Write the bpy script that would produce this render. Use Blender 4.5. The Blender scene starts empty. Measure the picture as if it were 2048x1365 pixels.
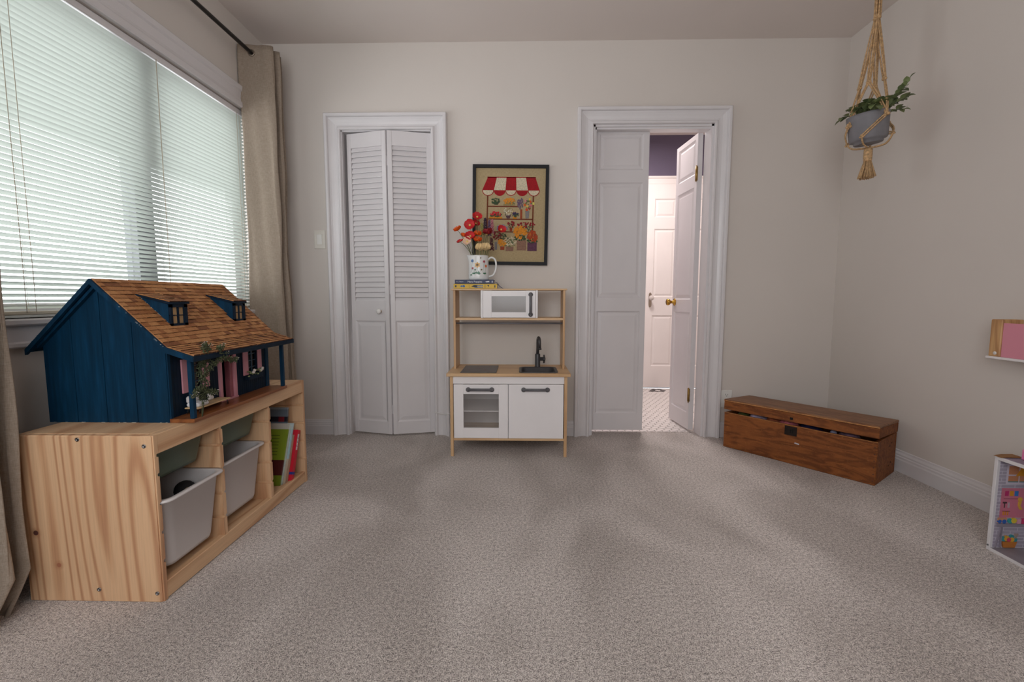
import bpy, bmesh, math, random
from mathutils import Vector, Matrix
random.seed(7)
SC = bpy.context.scene
COL = SC.collection
PI = math.pi

# ------------------------------------------------------------------ camera
F_PX, PITCH, YAW, ROLL, CAM_H = 921.85, 0.0918, 0.0211, 0.0005, 0.9219
cam = bpy.data.cameras.new('camera')
cam.sensor_fit = 'HORIZONTAL'; cam.sensor_width = 36.0
cam.lens = F_PX / 2048 * 36.0
cam.clip_start = 0.02
cam_ob = bpy.data.objects.new('camera', cam); COL.objects.link(cam_ob)
_f = Vector((-math.sin(YAW)*math.cos(PITCH), math.cos(YAW)*math.cos(PITCH), -math.sin(PITCH)))
_r = Vector((math.cos(YAW), math.sin(YAW), 0)); _u = _r.cross(_f)
_r, _u = _r*math.cos(ROLL)+_u*math.sin(ROLL), _u*math.cos(ROLL)-_r*math.sin(ROLL)
cam_ob.matrix_world = Matrix(((_r.x, _u.x, -_f.x, 0), (_r.y, _u.y, -_f.y, 0), (_r.z, _u.z, -_f.z, CAM_H), (0, 0, 0, 1)))
SC.camera = cam_ob

# ------------------------------------------------------------------ world, lights, exposure
world = bpy.data.worlds.new('overcast_sky'); SC.world = world
world.use_nodes = True
bg = world.node_tree.nodes['Background']
bg.inputs['Color'].default_value = (0.945, 0.972, 1.0, 1)
bg.inputs['Strength'].default_value = 4.75
vs = SC.view_settings
vs.view_transform = 'Standard'; vs.look = 'None'; vs.gamma = 1.0; vs.use_curve_mapping = False
vs.exposure = 0.0
def portal(name, loc, rot, sx, sy):
    l = bpy.data.lights.new(name, 'AREA'); l.shape = 'RECTANGLE'; l.size = sx; l.size_y = sy
    l.cycles.is_portal = True
    o = bpy.data.objects.new(name, l); COL.objects.link(o); o.location = loc; o.rotation_euler = rot
portal('window_portal', (-1.86, 1.79, 1.43), (0, -PI/2, 0), 1.30, 2.30)
portal('window_portal_behind', (-0.40, -0.88, 1.55), (PI/2, 0, 0), 2.20, 1.60)
bl = bpy.data.lights.new('bathroom_lamp', 'AREA'); bl.shape = 'DISK'; bl.size = 0.35; bl.energy = 26; bl.color = (1.0, 0.93, 0.92)
blo = bpy.data.objects.new('bathroom_lamp', bl); COL.objects.link(blo); blo.location = (1.0, 3.85, 2.46)

# ------------------------------------------------------------------ materials
def lin(c):
    return tuple(((x/255)/12.92 if x/255 <= .04045 else ((x/255+.055)/1.055)**2.4) for x in c)
def rgba(c): return (*lin(c), 1.0)
class NT:
    def __init__(s, name):
        s.m = bpy.data.materials.new(name); s.m.use_nodes = True
        s.t = s.m.node_tree; s.b = s.t.nodes['Principled BSDF']; s.out = s.t.nodes['Material Output']
    def n(s, typ, **kw):
        x = s.t.nodes.new(typ)
        for k, v in kw.items():
            if k in x.inputs: x.inputs[k].default_value = v
            else: setattr(x, k, v)
        return x
    def l(s, a, b): s.t.links.new(a, b)
    def coord(s, scale=(1, 1, 1), rot=(0, 0, 0)):
        tc = s.n('ShaderNodeTexCoord'); mp = s.n('ShaderNodeMapping')
        mp.inputs['Scale'].default_value = scale; mp.inputs['Rotation'].default_value = rot
        s.l(tc.outputs['Object'], mp.inputs['Vector']); return mp.outputs['Vector']
    def noise(s, vec, scale, detail=2, rough=.5, dist=0.0):
        x = s.n('ShaderNodeTexNoise'); x.inputs['Scale'].default_value = scale; x.inputs['Detail'].default_value = detail
        x.inputs['Roughness'].default_value = rough; x.inputs['Distortion'].default_value = dist
        s.l(vec, x.inputs['Vector']); return x.outputs['Fac']
    def math(s, op, a, b=None):
        x = s.n('ShaderNodeMath', operation=op)
        for i, v in enumerate((a, b)):
            if v is None: continue
            if isinstance(v, (int, float)): x.inputs[i].default_value = v
            else: s.l(v, x.inputs[i])
        return x.outputs[0]
    def ramp(s, fac, stops):
        x = s.n('ShaderNodeValToRGB'); cr = x.color_ramp
        while len(cr.elements) < len(stops): cr.elements.new(.5)
        for e, (p, c) in zip(cr.elements, stops): e.position = p; e.color = rgba(c)
        s.l(fac, x.inputs['Fac']); return x.outputs['Color']
    def mix(s, fac, a, b, mode='MIX'):
        x = s.n('ShaderNodeMix', data_type='RGBA', blend_type=mode)
        if isinstance(fac, (int, float)): x.inputs[0].default_value = fac
        else: s.l(fac, x.inputs[0])
        for i, v in ((6, a), (7, b)):
            if isinstance(v, tuple): x.inputs[i].default_value = rgba(v)
            else: s.l(v, x.inputs[i])
        return x.outputs[2]
    def bump(s, h, strength=.3, dist=.002):
        x = s.n('ShaderNodeBump'); x.inputs['Strength'].default_value = strength; x.inputs['Distance'].default_value = dist
        s.l(h, x.inputs['Height']); s.l(x.outputs['Normal'], s.b.inputs['Normal'])
    def base(s, c):
        if isinstance(c, tuple): s.b.inputs['Base Color'].default_value = rgba(c)
        else: s.l(c, s.b.inputs['Base Color'])
    def rough(s, r): s.b.inputs['Roughness'].default_value = r

def plain(name, c, rough=.5, metal=0.0, var=0.06, scale=12.0, bump=0.0, bscale=80.0, bdist=.001, trans=0.0, spec=.5, coat=0.0):
    k = NT(name); v = k.coord()
    f = k.noise(v, scale, 3)
    d = tuple(max(0, int(x*(1-var))) for x in c); e = tuple(min(255, int(x*(1+var*.6))) for x in c)
    k.base(k.ramp(f, [(.3, d), (.7, e)])); k.rough(rough)
    k.b.inputs['Metallic'].default_value = metal; k.b.inputs['Specular IOR Level'].default_value = spec
    if trans: k.b.inputs['Transmission Weight'].default_value = trans
    if coat: k.b.inputs['Coat Weight'].default_value = coat
    if bump: k.bump(k.noise(v, bscale, 2), bump, bdist)
    return k.m
def wood(name, light, mid, dark, axis='z', rings=11.0, freq=5.0, stretch=.13, rough=.5, knots=False, fine=.25):
    k = NT(name); s = [1, 1, 1]; s['xyz'.index(axis)] = stretch
    v = k.coord(tuple(s))
    n = k.noise(v, freq, 1.5, .4, .15)
    w = k.math('SINE', k.math('MULTIPLY', n, rings*2*PI))
    w = k.math('MULTIPLY_ADD', w, .5); w.node.inputs[2].default_value = .5
    c = k.ramp(w, [(0, light), (.5, light), (.8, mid), (1.0, dark)])
    big = k.noise(v, freq*.7, 1)
    c = k.mix(k.math('MULTIPLY', big, .45), c, mid)
    s2 = [220, 220, 220]; s2['xyz'.index(axis)] = 8
    g = k.noise(k.coord(tuple(s2)), 1, 2)
    c = k.mix(fine, c, k.ramp(g, [(.35, tuple(int(x*.72) for x in mid)), (.6, light)]))
    if knots:
        vo = k.n('ShaderNodeTexVoronoi', feature='F1'); vo.inputs['Scale'].default_value = 1.9
        vo.inputs['Randomness'].default_value = .9
        k.l(k.coord((1.0, 1.0, .8)), vo.inputs['Vector'])
        kf = k.ramp(vo.outputs['Distance'], [(0.0, (255, 255, 255)), (.022, (255, 255, 255)), (.034, (60, 60, 60)), (.05, (0, 0, 0))])
        c = k.mix(kf, c, (96, 58, 42))
    k.base(c); k.rough(rough); k.bump(g, .08, .001)
    return k.m

m_wall = plain('wall_paint', (217, 209, 202), .75, var=.012, scale=1.3, bump=.10, bscale=240, bdist=.0006, spec=.25)
m_ceil = plain('ceiling_paint', (224, 214, 208), .85, var=.01, scale=1.3, bump=.08, bscale=200, bdist=.0006, spec=.2)
m_trim = plain('trim_gloss_paint', (221, 217, 218), .28, var=.012, scale=5, spec=.45)
m_doorp = plain('door_paint', (218, 213, 214), .38, var=.015, scale=4, spec=.4)
m_bathdoor = plain('bathroom_door_paint', (232, 224, 220), .35, var=.01, scale=4)
m_purple = plain('purple_wall_paint', (94, 84, 104), .7, var=.02, scale=3)
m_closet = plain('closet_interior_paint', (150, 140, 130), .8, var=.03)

def carpet():
    k = NT('carpet_pile'); v = k.coord()
    a = k.noise(v, 290, 2, .65); b = k.noise(v, 95, 2, .6)
    f = k.math('ADD', k.math('MULTIPLY', a, .7), k.math('MULTIPLY', b, .3))
    c = k.ramp(f, [(.34, (74, 66, 64)), (.47, (196, 183, 176)), (.59, (255, 246, 240))])
    big = k.noise(k.coord((1.0, .55, 1), (0, 0, .5)), 2.2, 2.5, .5, .6)
    c = k.mix(k.ramp(big, [(.40, (0, 0, 0)), (.62, (235, 235, 235))]), c, k.ramp(f, [(.34, (66, 59, 57)), (.49, (170, 158, 150)), (.62, (230, 219, 211))]))
    k.base(c); k.rough(.95); k.b.inputs['Specular IOR Level'].default_value = .1
    k.b.inputs['Sheen Weight'].default_value = .25; k.b.inputs['Sheen Roughness'].default_value = .6
    k.bump(f, 1.0, .008); return k.m
m_carpet = carpet()

def linen():
    k = NT('curtain_linen'); 
    a = k.noise(k.coord((60, 60, 1400)), 1, 2, .6); b = k.noise(k.coord((1100, 1100, 50)), 1, 2, .6)
    f = k.math('ADD', k.math('MULTIPLY', a, .5), k.math('MULTIPLY', b, .5))
    k.base(k.ramp(f, [(.34, (134, 120, 106)), (.5, (156, 141, 126)), (.66, (174, 160, 146))])); k.rough(.9)
    k.b.inputs['Specular IOR Level'].default_value = .1
    k.bump(f, .2, .0006)
    return k.m
m_linen = linen()

def slat_mat():
    k = NT('blind_slat_vinyl')
    d = k.n('ShaderNodeBsdfDiffuse'); d.inputs['Color'].default_value = rgba((192, 198, 192))
    t = k.n('ShaderNodeBsdfTranslucent'); t.inputs['Color'].default_value = rgba((200, 206, 198))
    g = k.n('ShaderNodeBsdfGlossy'); g.inputs['Roughness'].default_value = .35
    m1 = k.n('ShaderNodeMixShader'); m1.inputs[0].default_value = .15
    k.l(d.outputs[0], m1.inputs[1]); k.l(t.outputs[0], m1.inputs[2])
    m2 = k.n('ShaderNodeMixShader'); m2.inputs[0].default_value = .04
    k.l(m1.outputs[0], m2.inputs[1]); k.l(g.outputs[0], m2.inputs[2])
    k.l(m2.outputs[0], k.out.inputs['Surface']); k.t.nodes.remove(k.b); return k.m
m_slat = slat_mat()
def glass_mat(name, tint=(255, 255, 255), gloss=.08, rough=.02, haze=0.0):
    k = NT(name)
    t = k.n('ShaderNodeBsdfTransparent'); t.inputs['Color'].default_value = rgba(tint)
    g = k.n('ShaderNodeBsdfGlossy'); g.inputs['Roughness'].default_value = rough
    fr = k.n('ShaderNodeLayerWeight'); fr.inputs['Blend'].default_value = .5
    m = k.n('ShaderNodeMixShader'); f = k.math('MULTIPLY_ADD', k.math('POWER', fr.outputs['Facing'], 5.0), .55); f.node.inputs[2].default_value = gloss*.5
    k.l(f, m.inputs[0]); k.l(t.outputs[0], m.inputs[1]); k.l(g.outputs[0], m.inputs[2])
    last = m.outputs[0]
    if haze:
        d = k.n('ShaderNodeBsdfDiffuse'); d.inputs['Color'].default_value = rgba((200, 195, 192))
        m3 = k.n('ShaderNodeMixShader'); m3.inputs[0].default_value = haze
        k.l(last, m3.inputs[1]); k.l(d.outputs[0], m3.inputs[2]); last = m3.outputs[0]
    k.l(last, k.out.inputs['Surface']); k.t.nodes.remove(k.b); return k.m
m_glass = glass_mat('window_glass'); m_acrylic = glass_mat('clear_acrylic', haze=.12)
m_acrylic_mw = glass_mat('reflective_hazed_acrylic', (205, 200, 200), .14, .12, haze=.45)  # gloss plus a pale haze standing in for reflected light on the microwave
def tinted(name, col, tfac=.5, rough=.35):
    k = NT(name)
    d = k.n('ShaderNodeBsdfDiffuse'); d.inputs['Color'].default_value = rgba(col)
    t = k.n('ShaderNodeBsdfTranslucent'); t.inputs['Color'].default_value = rgba(col)
    g = k.n('ShaderNodeBsdfGlossy'); g.inputs['Roughness'].default_value = rough
    m1 = k.n('ShaderNodeMixShader'); m1.inputs[0].default_value = tfac
    k.l(d.outputs[0], m1.inputs[1]); k.l(t.outputs[0], m1.inputs[2])
    m2 = k.n('ShaderNodeMixShader'); m2.inputs[0].default_value = .06
    k.l(m1.outputs[0], m2.inputs[1]); k.l(g.outputs[0], m2.inputs[2])
    k.l(m2.outputs[0], k.out.inputs['Surface']); k.t.nodes.remove(k.b); return k.m

m_pine_z = wood('pine_vertical', (228, 188, 148), (214, 168, 128), (190, 138, 100), 'z', 11, 4.2, .10, .5, False, fine=.14)
def end_panel_pine():
    """pine board with two knots that the grain bends around"""
    m = wood('pine_end_board', (228, 188, 148), (214, 168, 128), (186, 132, 96), 'z', 15, 4.6, .10, .5, False, fine=.12)
    k = NT.__new__(NT); k.m = m; k.t = m.node_tree; k.b = k.t.nodes['Principled BSDF']; k.out = k.t.nodes['Material Output']
    c = k.b.inputs['Base Color'].links[0].from_socket
    tc = k.n('ShaderNodeTexCoord')
    for p, rad, col in (((-.169, -.474, .217), .0085, (92, 56, 50)), ((-.107, -.474, .116), .0075, (172, 112, 84))):
        d = k.n('ShaderNodeVectorMath', operation='DISTANCE'); k.l(tc.outputs['Object'], d.inputs[0]); d.inputs[1].default_value = p
        halo = k.ramp(k.math('DIVIDE', d.outputs['Value'], rad*2.4), [(.3, (255, 255, 255)), (1.0, (0, 0, 0))])
        c = k.mix(k.math('MULTIPLY', halo, .55), c, (176, 118, 82))
        core = k.ramp(k.math('DIVIDE', d.outputs['Value'], rad), [(.80, (255, 255, 255)), (1.0, (0, 0, 0))])
        c = k.mix(core, c, col)
    k.base(c); return m
m_pine_y = wood('pine_lengthwise', (226, 188, 148), (214, 170, 130), (192, 142, 104), 'y', 9, 4.5, .09, .5, fine=.14)
m_birch = wood('birch_veneer', (221, 184, 140), (214, 174, 130), (198, 156, 112), 'x', 5, 4, .10, .45, fine=.15)
m_birch_z = wood('birch_edge', (216, 178, 134), (206, 164, 120), (188, 146, 104), 'z', 5, 4, .10, .45, fine=.15)
m_kwhite = plain('kitchen_white_foil', (240, 235, 235), .35, var=.012, scale=6)
m_grey_plastic = plain('dark_grey_plastic', (104, 102, 106), .45, var=.04)
m_dkgrey = plain('charcoal_plastic', (62, 60, 62), .38, var=.06)
m_steelgrey = plain('cooktop_grey', (96, 90, 88), .4, var=.04)
def house_paint():
    k = NT('dollhouse_blue_paint'); a = k.noise(k.coord((70, 70, 5)), 1, 3, .6); b = k.noise(k.coord(), 9, 3)
    c = k.ramp(a, [(.3, (0, 38, 60)), (.55, (2, 47, 73)), (.72, (6, 56, 86))])
    w = k.noise(k.coord((60, 60, 9)), 1, 4, .75)
    c = k.mix(k.ramp(w, [(.68, (0, 0, 0)), (.80, (70, 70, 70))]), c, (60, 96, 116))
    k.base(c); k.rough(.6); k.b.inputs['Specular IOR Level'].default_value = .2; k.bump(a, .2, .001); return k.m
m_blue = house_paint()
m_shade_blue = plain('dollhouse_shaded_blue', (9, 30, 48), .6, var=.15, scale=30, spec=.2)  # house blue darkened with the front wall's shadow; small trim shares it
m_chip = plain('bare_paint_chip', (200, 200, 196), .7)
m_pink = plain('dollhouse_pink_paint', (206, 142, 152), .55, var=.05)
m_sh = [wood('cedar_shingle_%s' % n, a, b, c, 'y', 4, 9, .3, .7, fine=.3) for n, a, b, c in (
    ('tan', (186, 128, 78), (170, 112, 64), (140, 88, 48)), ('honey', (198, 142, 90), (180, 122, 72), (150, 98, 56)),
    ('brown', (164, 106, 60), (148, 92, 50), (120, 72, 38)), ('dark', (140, 86, 48), (122, 72, 40), (98, 56, 30)))]
m_porch = wood('stained_porch_wood', (150, 92, 52), (132, 76, 40), (104, 58, 30), 'y', 6, 8, .1, .3)
m_dark = plain('dark_void', (12, 11, 12), .9)
m_black = plain('black_metal', (22, 21, 22), .4, var=.1)
m_brass = plain('brass', (196, 152, 70), .25, metal=1.0, var=.1)
m_brass_old = plain('aged_brass', (150, 122, 70), .4, metal=1.0, var=.2)
m_nickel = plain('antique_nickel', (178, 164, 150), .35, metal=1.0, var=.15)
m_chrome = plain('screw_steel', (150, 150, 152), .3, metal=1.0)
m_porc = plain('white_porcelain', (236, 232, 228), .15, var=.01)
m_plate = plain('ivory_switch_plastic', (226, 221, 211), .4, var=.01)
m_rocker = plain('white_switch_plastic', (236, 234, 229), .35, var=.01)
m_twine = plain('cotton_twine', (196, 160, 118), .9, var=.18, scale=120, bump=.5, bscale=400, bdist=.002)
m_pot = plain('grey_ceramic', (124, 122, 126), .55, var=.06, scale=20, bump=.15, bscale=60)
m_soil = plain('potting_soil', (50, 38, 30), .95, var=.3, scale=80)
m_leaf = [plain('leaf_green_%d' % i, c, .5, var=.2, scale=40) for i, c in enumerate(((124, 136, 88), (146, 156, 108), (102, 116, 76)))]
m_vine = plain('vine_olive', (74, 80, 52), .7, var=.25, scale=60)
m_white_petal = plain('white_petal', (226, 214, 206), .7, var=.06)

# ------------------------------------------------------------------ mesh building
class MB:
    def __init__(s): s.v = []; s.f = []; s.sm = []; s.mi = []
    def add(s, V, Fc, smooth=False, M=None, mi=0):
        b = len(s.v)
        s.v += [tuple(M @ Vector(p)) for p in V] if M is not None else [tuple(p) for p in V]
        s.f += [tuple(i+b for i in q) for q in Fc]; s.sm += [smooth]*len(Fc); s.mi += [mi]*len(Fc); return s
    def box(s, x0, x1, y0, y1, z0, z1, M=None, mi=0):
        V = [(x, y, z) for x in (x0, x1) for y in (y0, y1) for z in (z0, z1)]
        return s.add(V, [(0, 1, 3, 2), (4, 6, 7, 5), (0, 4, 5, 1), (2, 3, 7, 6), (0, 2, 6, 4), (1, 5, 7, 3)], False, M, mi)
    def cbox(s, x0, x1, y0, y1, z0, z1, c=.002, M=None, mi=0):
        lo = (x0, y0, z0); hi = (x1, y1, z1)
        c = min(c, .49*(x1-x0), .49*(y1-y0), .49*(z1-z0))
        V = []; idx = {}
        for i in (0, 1):
            for j in (0, 1):
                for k in (0, 1):
                    sg = (i, j, k)
                    for ax in range(3):
                        p = []
                        for a in range(3):
                            e = hi[a] if sg[a] else lo[a]
                            p.append(e if a == ax else (e-c if sg[a] else e+c))
                        idx[(i, j, k, ax)] = len(V); V.append(tuple(p))
        Fc = []
        for ax in range(3):
            o = [a for a in range(3) if a != ax]
            for sgn in (0, 1):
                q = []
                for (p, r) in ((0, 0), (1, 0), (1, 1), (0, 1)):
                    t = [0, 0, 0]; t[ax] = sgn; t[o[0]] = p; t[o[1]] = r; q.append(idx[(*t, ax)])
                Fc.append(tuple(q))
        for ax in range(3):
            o = [a for a in range(3) if a != ax]
            for p in (0, 1):
                for r in (0, 1):
                    q = []
                    for (e, fa) in ((0, o[0]), (1, o[0]), (1, o[1]), (0, o[1])):
                        t = [0, 0, 0]; t[ax] = e; t[o[0]] = p; t[o[1]] = r; q.append(idx[(*t, fa)])
                    Fc.append(tuple(q))
        for i in (0, 1):
            for j in (0, 1):
                for k in (0, 1): Fc.append(tuple(idx[(i, j, k, a)] for a in range(3)))
        return s.add(V, Fc, False, M, mi)
    def prism(s, poly, ax, a, b, M=None, smooth=False, mi=0):
        def P(u, v, t): return {'x': (t, u, v), 'y': (u, t, v), 'z': (u, v, t)}[ax]
        n = len(poly); V = [P(u, v, a) for u, v in poly]+[P(u, v, b) for u, v in poly]
        s.add(V, [tuple(range(n-1, -1, -1)), tuple(range(n, 2*n))], False, M, mi)
        return s.add(V, [(i, (i+1) % n, n+(i+1) % n, n+i) for i in range(n)], smooth, M, mi)
    def tube(s, pts, r, seg=8, M=None, mi=0):
        pts = [Vector(p) for p in pts]; n = len(pts)
        rr = r if isinstance(r, (list, tuple)) else [r]*n
        V = []; prev = None
        for i, p in enumerate(pts):
            t = (pts[min(i+1, n-1)]-pts[max(i-1, 0)])
            t = t.normalized() if t.length > 1e-9 else Vector((0, 0, 1))
            if prev is None:
                a = t.cross(Vector((0, 0, 1)))
                if a.length < 1e-3: a = t.cross(Vector((1, 0, 0)))
            else: a = prev - t*prev.dot(t)
            a.normalize(); prev = a; b = t.cross(a)
            V += [tuple(p+(a*math.cos(2*PI*k/seg)+b*math.sin(2*PI*k/seg))*rr[i]) for k in range(seg)]
        Fc = [(i*seg+k, i*seg+(k+1) % seg, (i+1)*seg+(k+1) % seg, (i+1)*seg+k) for i in range(n-1) for k in range(seg)]
        s.add(V, Fc, True, M, mi)
        return s.add(V, [tuple(range(seg)), tuple(range((n-1)*seg, n*seg))], False, M, mi)
    def lathe(s, prof, seg=24, c=(0, 0, 0), M=None, cap=True, mi=0):
        n = len(prof); V = []
        for r, z in prof: V += [(c[0]+r*math.cos(2*PI*k/seg), c[1]+r*math.sin(2*PI*k/seg), c[2]+z) for k in range(seg)]
        Fc = [(i*seg+k, i*seg+(k+1) % seg, (i+1)*seg+(k+1) % seg, (i+1)*seg+k) for i in range(n-1) for k in range(seg)]
        s.add(V, Fc, True, M, mi)
        if cap: s.add(V, [tuple(range(seg)), tuple(range((n-1)*seg, n*seg))], False, M, mi)
        return s
    def ell(s, c, r, seg=12, rings=8, M=None, mi=0, jit=0.0):
        r = r if isinstance(r, (list, tuple)) else (r, r, r)
        V = [(c[0], c[1], c[2]-r[2])]
        for i in range(1, rings):
            th = PI*i/rings
            for k in range(seg):
                j = 1+random.uniform(-jit, jit)
                V.append((c[0]+j*r[0]*math.sin(th)*math.cos(2*PI*k/seg), c[1]+j*r[1]*math.sin(th)*math.sin(2*PI*k/seg), c[2]-j*r[2]*math.cos(th)))
        V.append((c[0], c[1], c[2]+r[2])); L = len(V)-1
        Fc = [(0, 1+(k+1) % seg, 1+k) for k in range(seg)]
        Fc += [(1+i*seg+k, 1+i*seg+(k+1) % seg, 1+(i+1)*seg+(k+1) % seg, 1+(i+1)*seg+k) for i in range(rings-2) for k in range(seg)]
        Fc += [(1+(rings-2)*seg+k, 1+(rings-2)*seg+(k+1) % seg, L) for k in range(seg)]
        return s.add(V, Fc, True, M, mi)
    def grid(s, P, smooth=True, closed=False, M=None, mi=0):
        nr = len(P); nc = len(P[0]); V = [p for row in P for p in row]
        Fc = [(i*nc+j, i*nc+(j+1) % nc, (i+1)*nc+(j+1) % nc, (i+1)*nc+j) for i in range(nr-1) for j in range(nc if closed else nc-1)]
        return s.add(V, Fc, smooth, M, mi)
    def mesh(s, name, mats, org=(0, 0, 0), fix=True):
        me = bpy.data.meshes.new(name)
        o = org
        me.from_pydata([(x-o[0], y-o[1], z-o[2]) for x, y, z in s.v], [], s.f)
        me.polygons.foreach_set('use_smooth', s.sm)
        for m in (mats if isinstance(mats, (list, tuple)) else [mats]): me.materials.append(m)
        if isinstance(mats, (list, tuple)): me.polygons.foreach_set('material_index', s.mi)
        if fix:
            bm = bmesh.new(); bm.from_mesh(me); bmesh.ops.remove_doubles(bm, verts=bm.verts, dist=1e-6)
            bmesh.ops.recalc_face_normals(bm, faces=bm.faces); bm.to_mesh(me); bm.free()
        me.update(); return me

ORG = {}
def tag(o, label=None, cat=None, group=None, kind=None):
    if label: o['label'] = label
    if cat: o['category'] = cat
    if group: o['group'] = group
    if kind: o['kind'] = kind
    return o
def link(name, data, parent=None, loc=None):
    o = bpy.data.objects.new(name, data); COL.objects.link(o)
    if parent is not None: o.parent = parent
    if loc is not None: o.location = loc
    return o
def thing(name, label, cat, loc=(0, 0, 0), group=None, kind=None, rz=0.0, local=False):
    o = link(name, None, None, loc); o.empty_display_size = .05
    o.rotation_euler = (0, 0, rz)
    ORG[o.name] = (0, 0, 0) if local else tuple(loc)
    return tag(o, label, cat, group, kind)
def org(p):
    while p is not None:
        if p.name in ORG: return ORG[p.name]
        p = p.parent
    return (0, 0, 0)
def part(mb, name, mat, parent=None, label=None, fix=True):
    o = link(name, mb.mesh(name, mat, org(parent), fix), parent)
    if label: o['label'] = label
    return o
def struct(mb, name, mat, label=None):
    o = part(mb, name, mat); return tag(o, label, None, None, 'structure')
def single(mb, name, mat, label, cat, group=None):
    """a thing that is one mesh; origin at the base centre of its bounds"""
    xs, ys, zs = zip(*mb.v)
    loc = ((min(xs)+max(xs))/2, (min(ys)+max(ys))/2, min(zs))
    o = link(name, mb.mesh(name, mat, loc), None, loc)
    ORG[o.name] = loc
    return tag(o, label, cat, group)
def TR(x, y, z, rx=0, ry=0, rz=0): return Matrix.Translation((x, y, z)) @ Matrix.Rotation(rz, 4, 'Z') @ Matrix.Rotation(ry, 4, 'Y') @ Matrix.Rotation(rx, 4, 'X')
def cat_rom(P, n=6):
    P = [Vector(p) for p in P]; out = []
    for i in range(len(P)-1):
        a, b, c, d = P[max(i-1, 0)], P[i], P[i+1], P[min(i+2, len(P)-1)]
        for k in range(n):
            t = k/n
            out.append(.5*((2*b)+(c-a)*t+(2*a-5*b+4*c-d)*t*t+(3*b-a-3*c+d)*t**3))
    out.append(P[-1]); return out
def rrect(x0, x1, y0, y1, r, n=5):
    out = []
    for cx, cy, a0 in ((x1-r, y1-r, 0), (x0+r, y1-r, PI/2), (x0+r, y0+r, PI), (x1-r, y0+r, 3*PI/2)):
        out += [(cx+r*math.cos(a0+PI/2*k/n), cy+r*math.sin(a0+PI/2*k/n)) for k in range(n+1)]
    return out
def text(body, size, loc, rot, mat, parent, name='lettering', extrude=.0002, sx=1.0):
    cu = bpy.data.curves.new(name, 'FONT'); cu.body = body; cu.size = size; cu.extrude = extrude
    cu.align_x = 'CENTER'; cu.align_y = 'CENTER'; cu.resolution_u = 2; cu.materials.append(mat)
    tmp = bpy.data.objects.new(name, cu); COL.objects.link(tmp)
    me = bpy.data.meshes.new_from_object(tmp.evaluated_get(bpy.context.evaluated_depsgraph_get())); me.name = name
    bpy.data.objects.remove(tmp); o = link(name, me, parent); g = org(parent)
    o.location = (loc[0]-g[0], loc[1]-g[1], loc[2]-g[2]); o.rotation_euler = rot; o.scale = (sx, 1, 1); return o

# ------------------------------------------------------------------ the room
YB, XL, XR, ZC, YF = 3.055, -1.651, 2.033, 2.532, -0.75
CL0, CL1, CLZ = -1.166, -0.582, 1.997           # closet opening
DR0, DR1, DRZ = 0.452, 1.213, 2.022              # doorway
BK = 3.165                                       # rear face of the back wall
WY0, WY1, WZ0, WZ1 = 0.72, 2.835, 0.855, 2.03    # window opening in the left wall

fl = struct(MB().box(XL-.15, XR+.12, YF-.12, YB, -.06, 0).box(DR0-.02, DR1+.02, YB, 3.157, -.06, 0).box(CL0, CL1, YB, 3.7, -.06, 0), 'floor', m_carpet, 'grey beige cut pile carpet covering the whole floor')
w = MB()
for x0, x1, z0, z1 in ((XL-.15, CL0, 0, ZC), (CL0, CL1, CLZ, ZC), (CL1, DR0, 0, ZC), (DR0, DR1, DRZ, ZC), (DR1, XR+.12, 0, ZC)):
    w.box(x0, x1, YB, BK, z0, z1)
# paper joints that show as faint vertical lines above the door casings
for xs, zb in ((-.522, 2.12), (1.255, 2.12)): w.box(xs-.002, xs+.002, YB-.0008, YB+.001, zb, ZC-.35)
struct(w, 'wall_back', m_wall, 'cream painted back wall with two door openings')
w = MB()
XO = XL-.15
for y0, y1, z0, z1 in ((YF-.12, WY0, 0, ZC), (WY1, YB, 0, ZC), (WY0, WY1, 0, WZ0), (WY0, WY1, WZ1, ZC)): w.box(XO, XL, y0, y1, z0, z1)
struct(w, 'wall_left', m_wall, 'cream painted wall around the wide window')
struct(MB().box(XR, XR+.12, YF-.12, YB, 0, ZC), 'wall_right', m_wall, 'plain cream wall on the right')
w = MB()
for x0, x1, z0, z1 in ((XL, -1.5, 0, ZC), (.7, XR, 0, ZC), (-1.5, .7, 0, .75), (-1.5, .7, 2.35, ZC)): w.box(x0, x1, YF-.12, YF, z0, z1)
struct(w, 'wall_front', m_wall, 'cream wall with an added window behind the viewer')
struct(MB().box(XO, XR+.12, YF-.12, BK, ZC, ZC+.08), 'ceiling', m_ceil, 'flat off-white painted ceiling')
# closet interior
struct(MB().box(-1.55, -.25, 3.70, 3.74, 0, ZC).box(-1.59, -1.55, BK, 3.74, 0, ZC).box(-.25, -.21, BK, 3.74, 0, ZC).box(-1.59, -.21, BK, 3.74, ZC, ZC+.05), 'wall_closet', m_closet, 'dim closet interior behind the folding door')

def casing(name, path, prof, axis, sgn, mat, label):
    """mitred moulding along path (2D points on the wall plane, inner edge); prof = (outward, proud)"""
    P = [Vector(p) for p in path]; n = len(P); offs = []
    for i in range(n):
        ds = []
        if i > 0: ds.append((P[i]-P[i-1]).normalized())
        if i < n-1: ds.append((P[i+1]-P[i]).normalized())
        ns = [Vector((-d.y, d.x)) for d in ds]
        if len(ns) == 1: offs.append(ns[0])
        else: offs.append((ns[0]+ns[1])/(1+ns[0].dot(ns[1])))
    rows = []
    for u, d in prof:
        rows.append([])
        for i in range(n):
            q = P[i]+offs[i]*u
            rows[-1].append((q.x, sgn[1]-d, q.y) if axis == 'y' else (sgn[1]+d, q.x, q.y))
    mb = MB().grid(rows, False)
    V = [r[0] for r in rows]; mb.add(V, [tuple(range(len(V)))]); V = [r[-1] for r in rows]; mb.add(V, [tuple(range(len(V)))])
    return struct(mb, name, mat, label)
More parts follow.
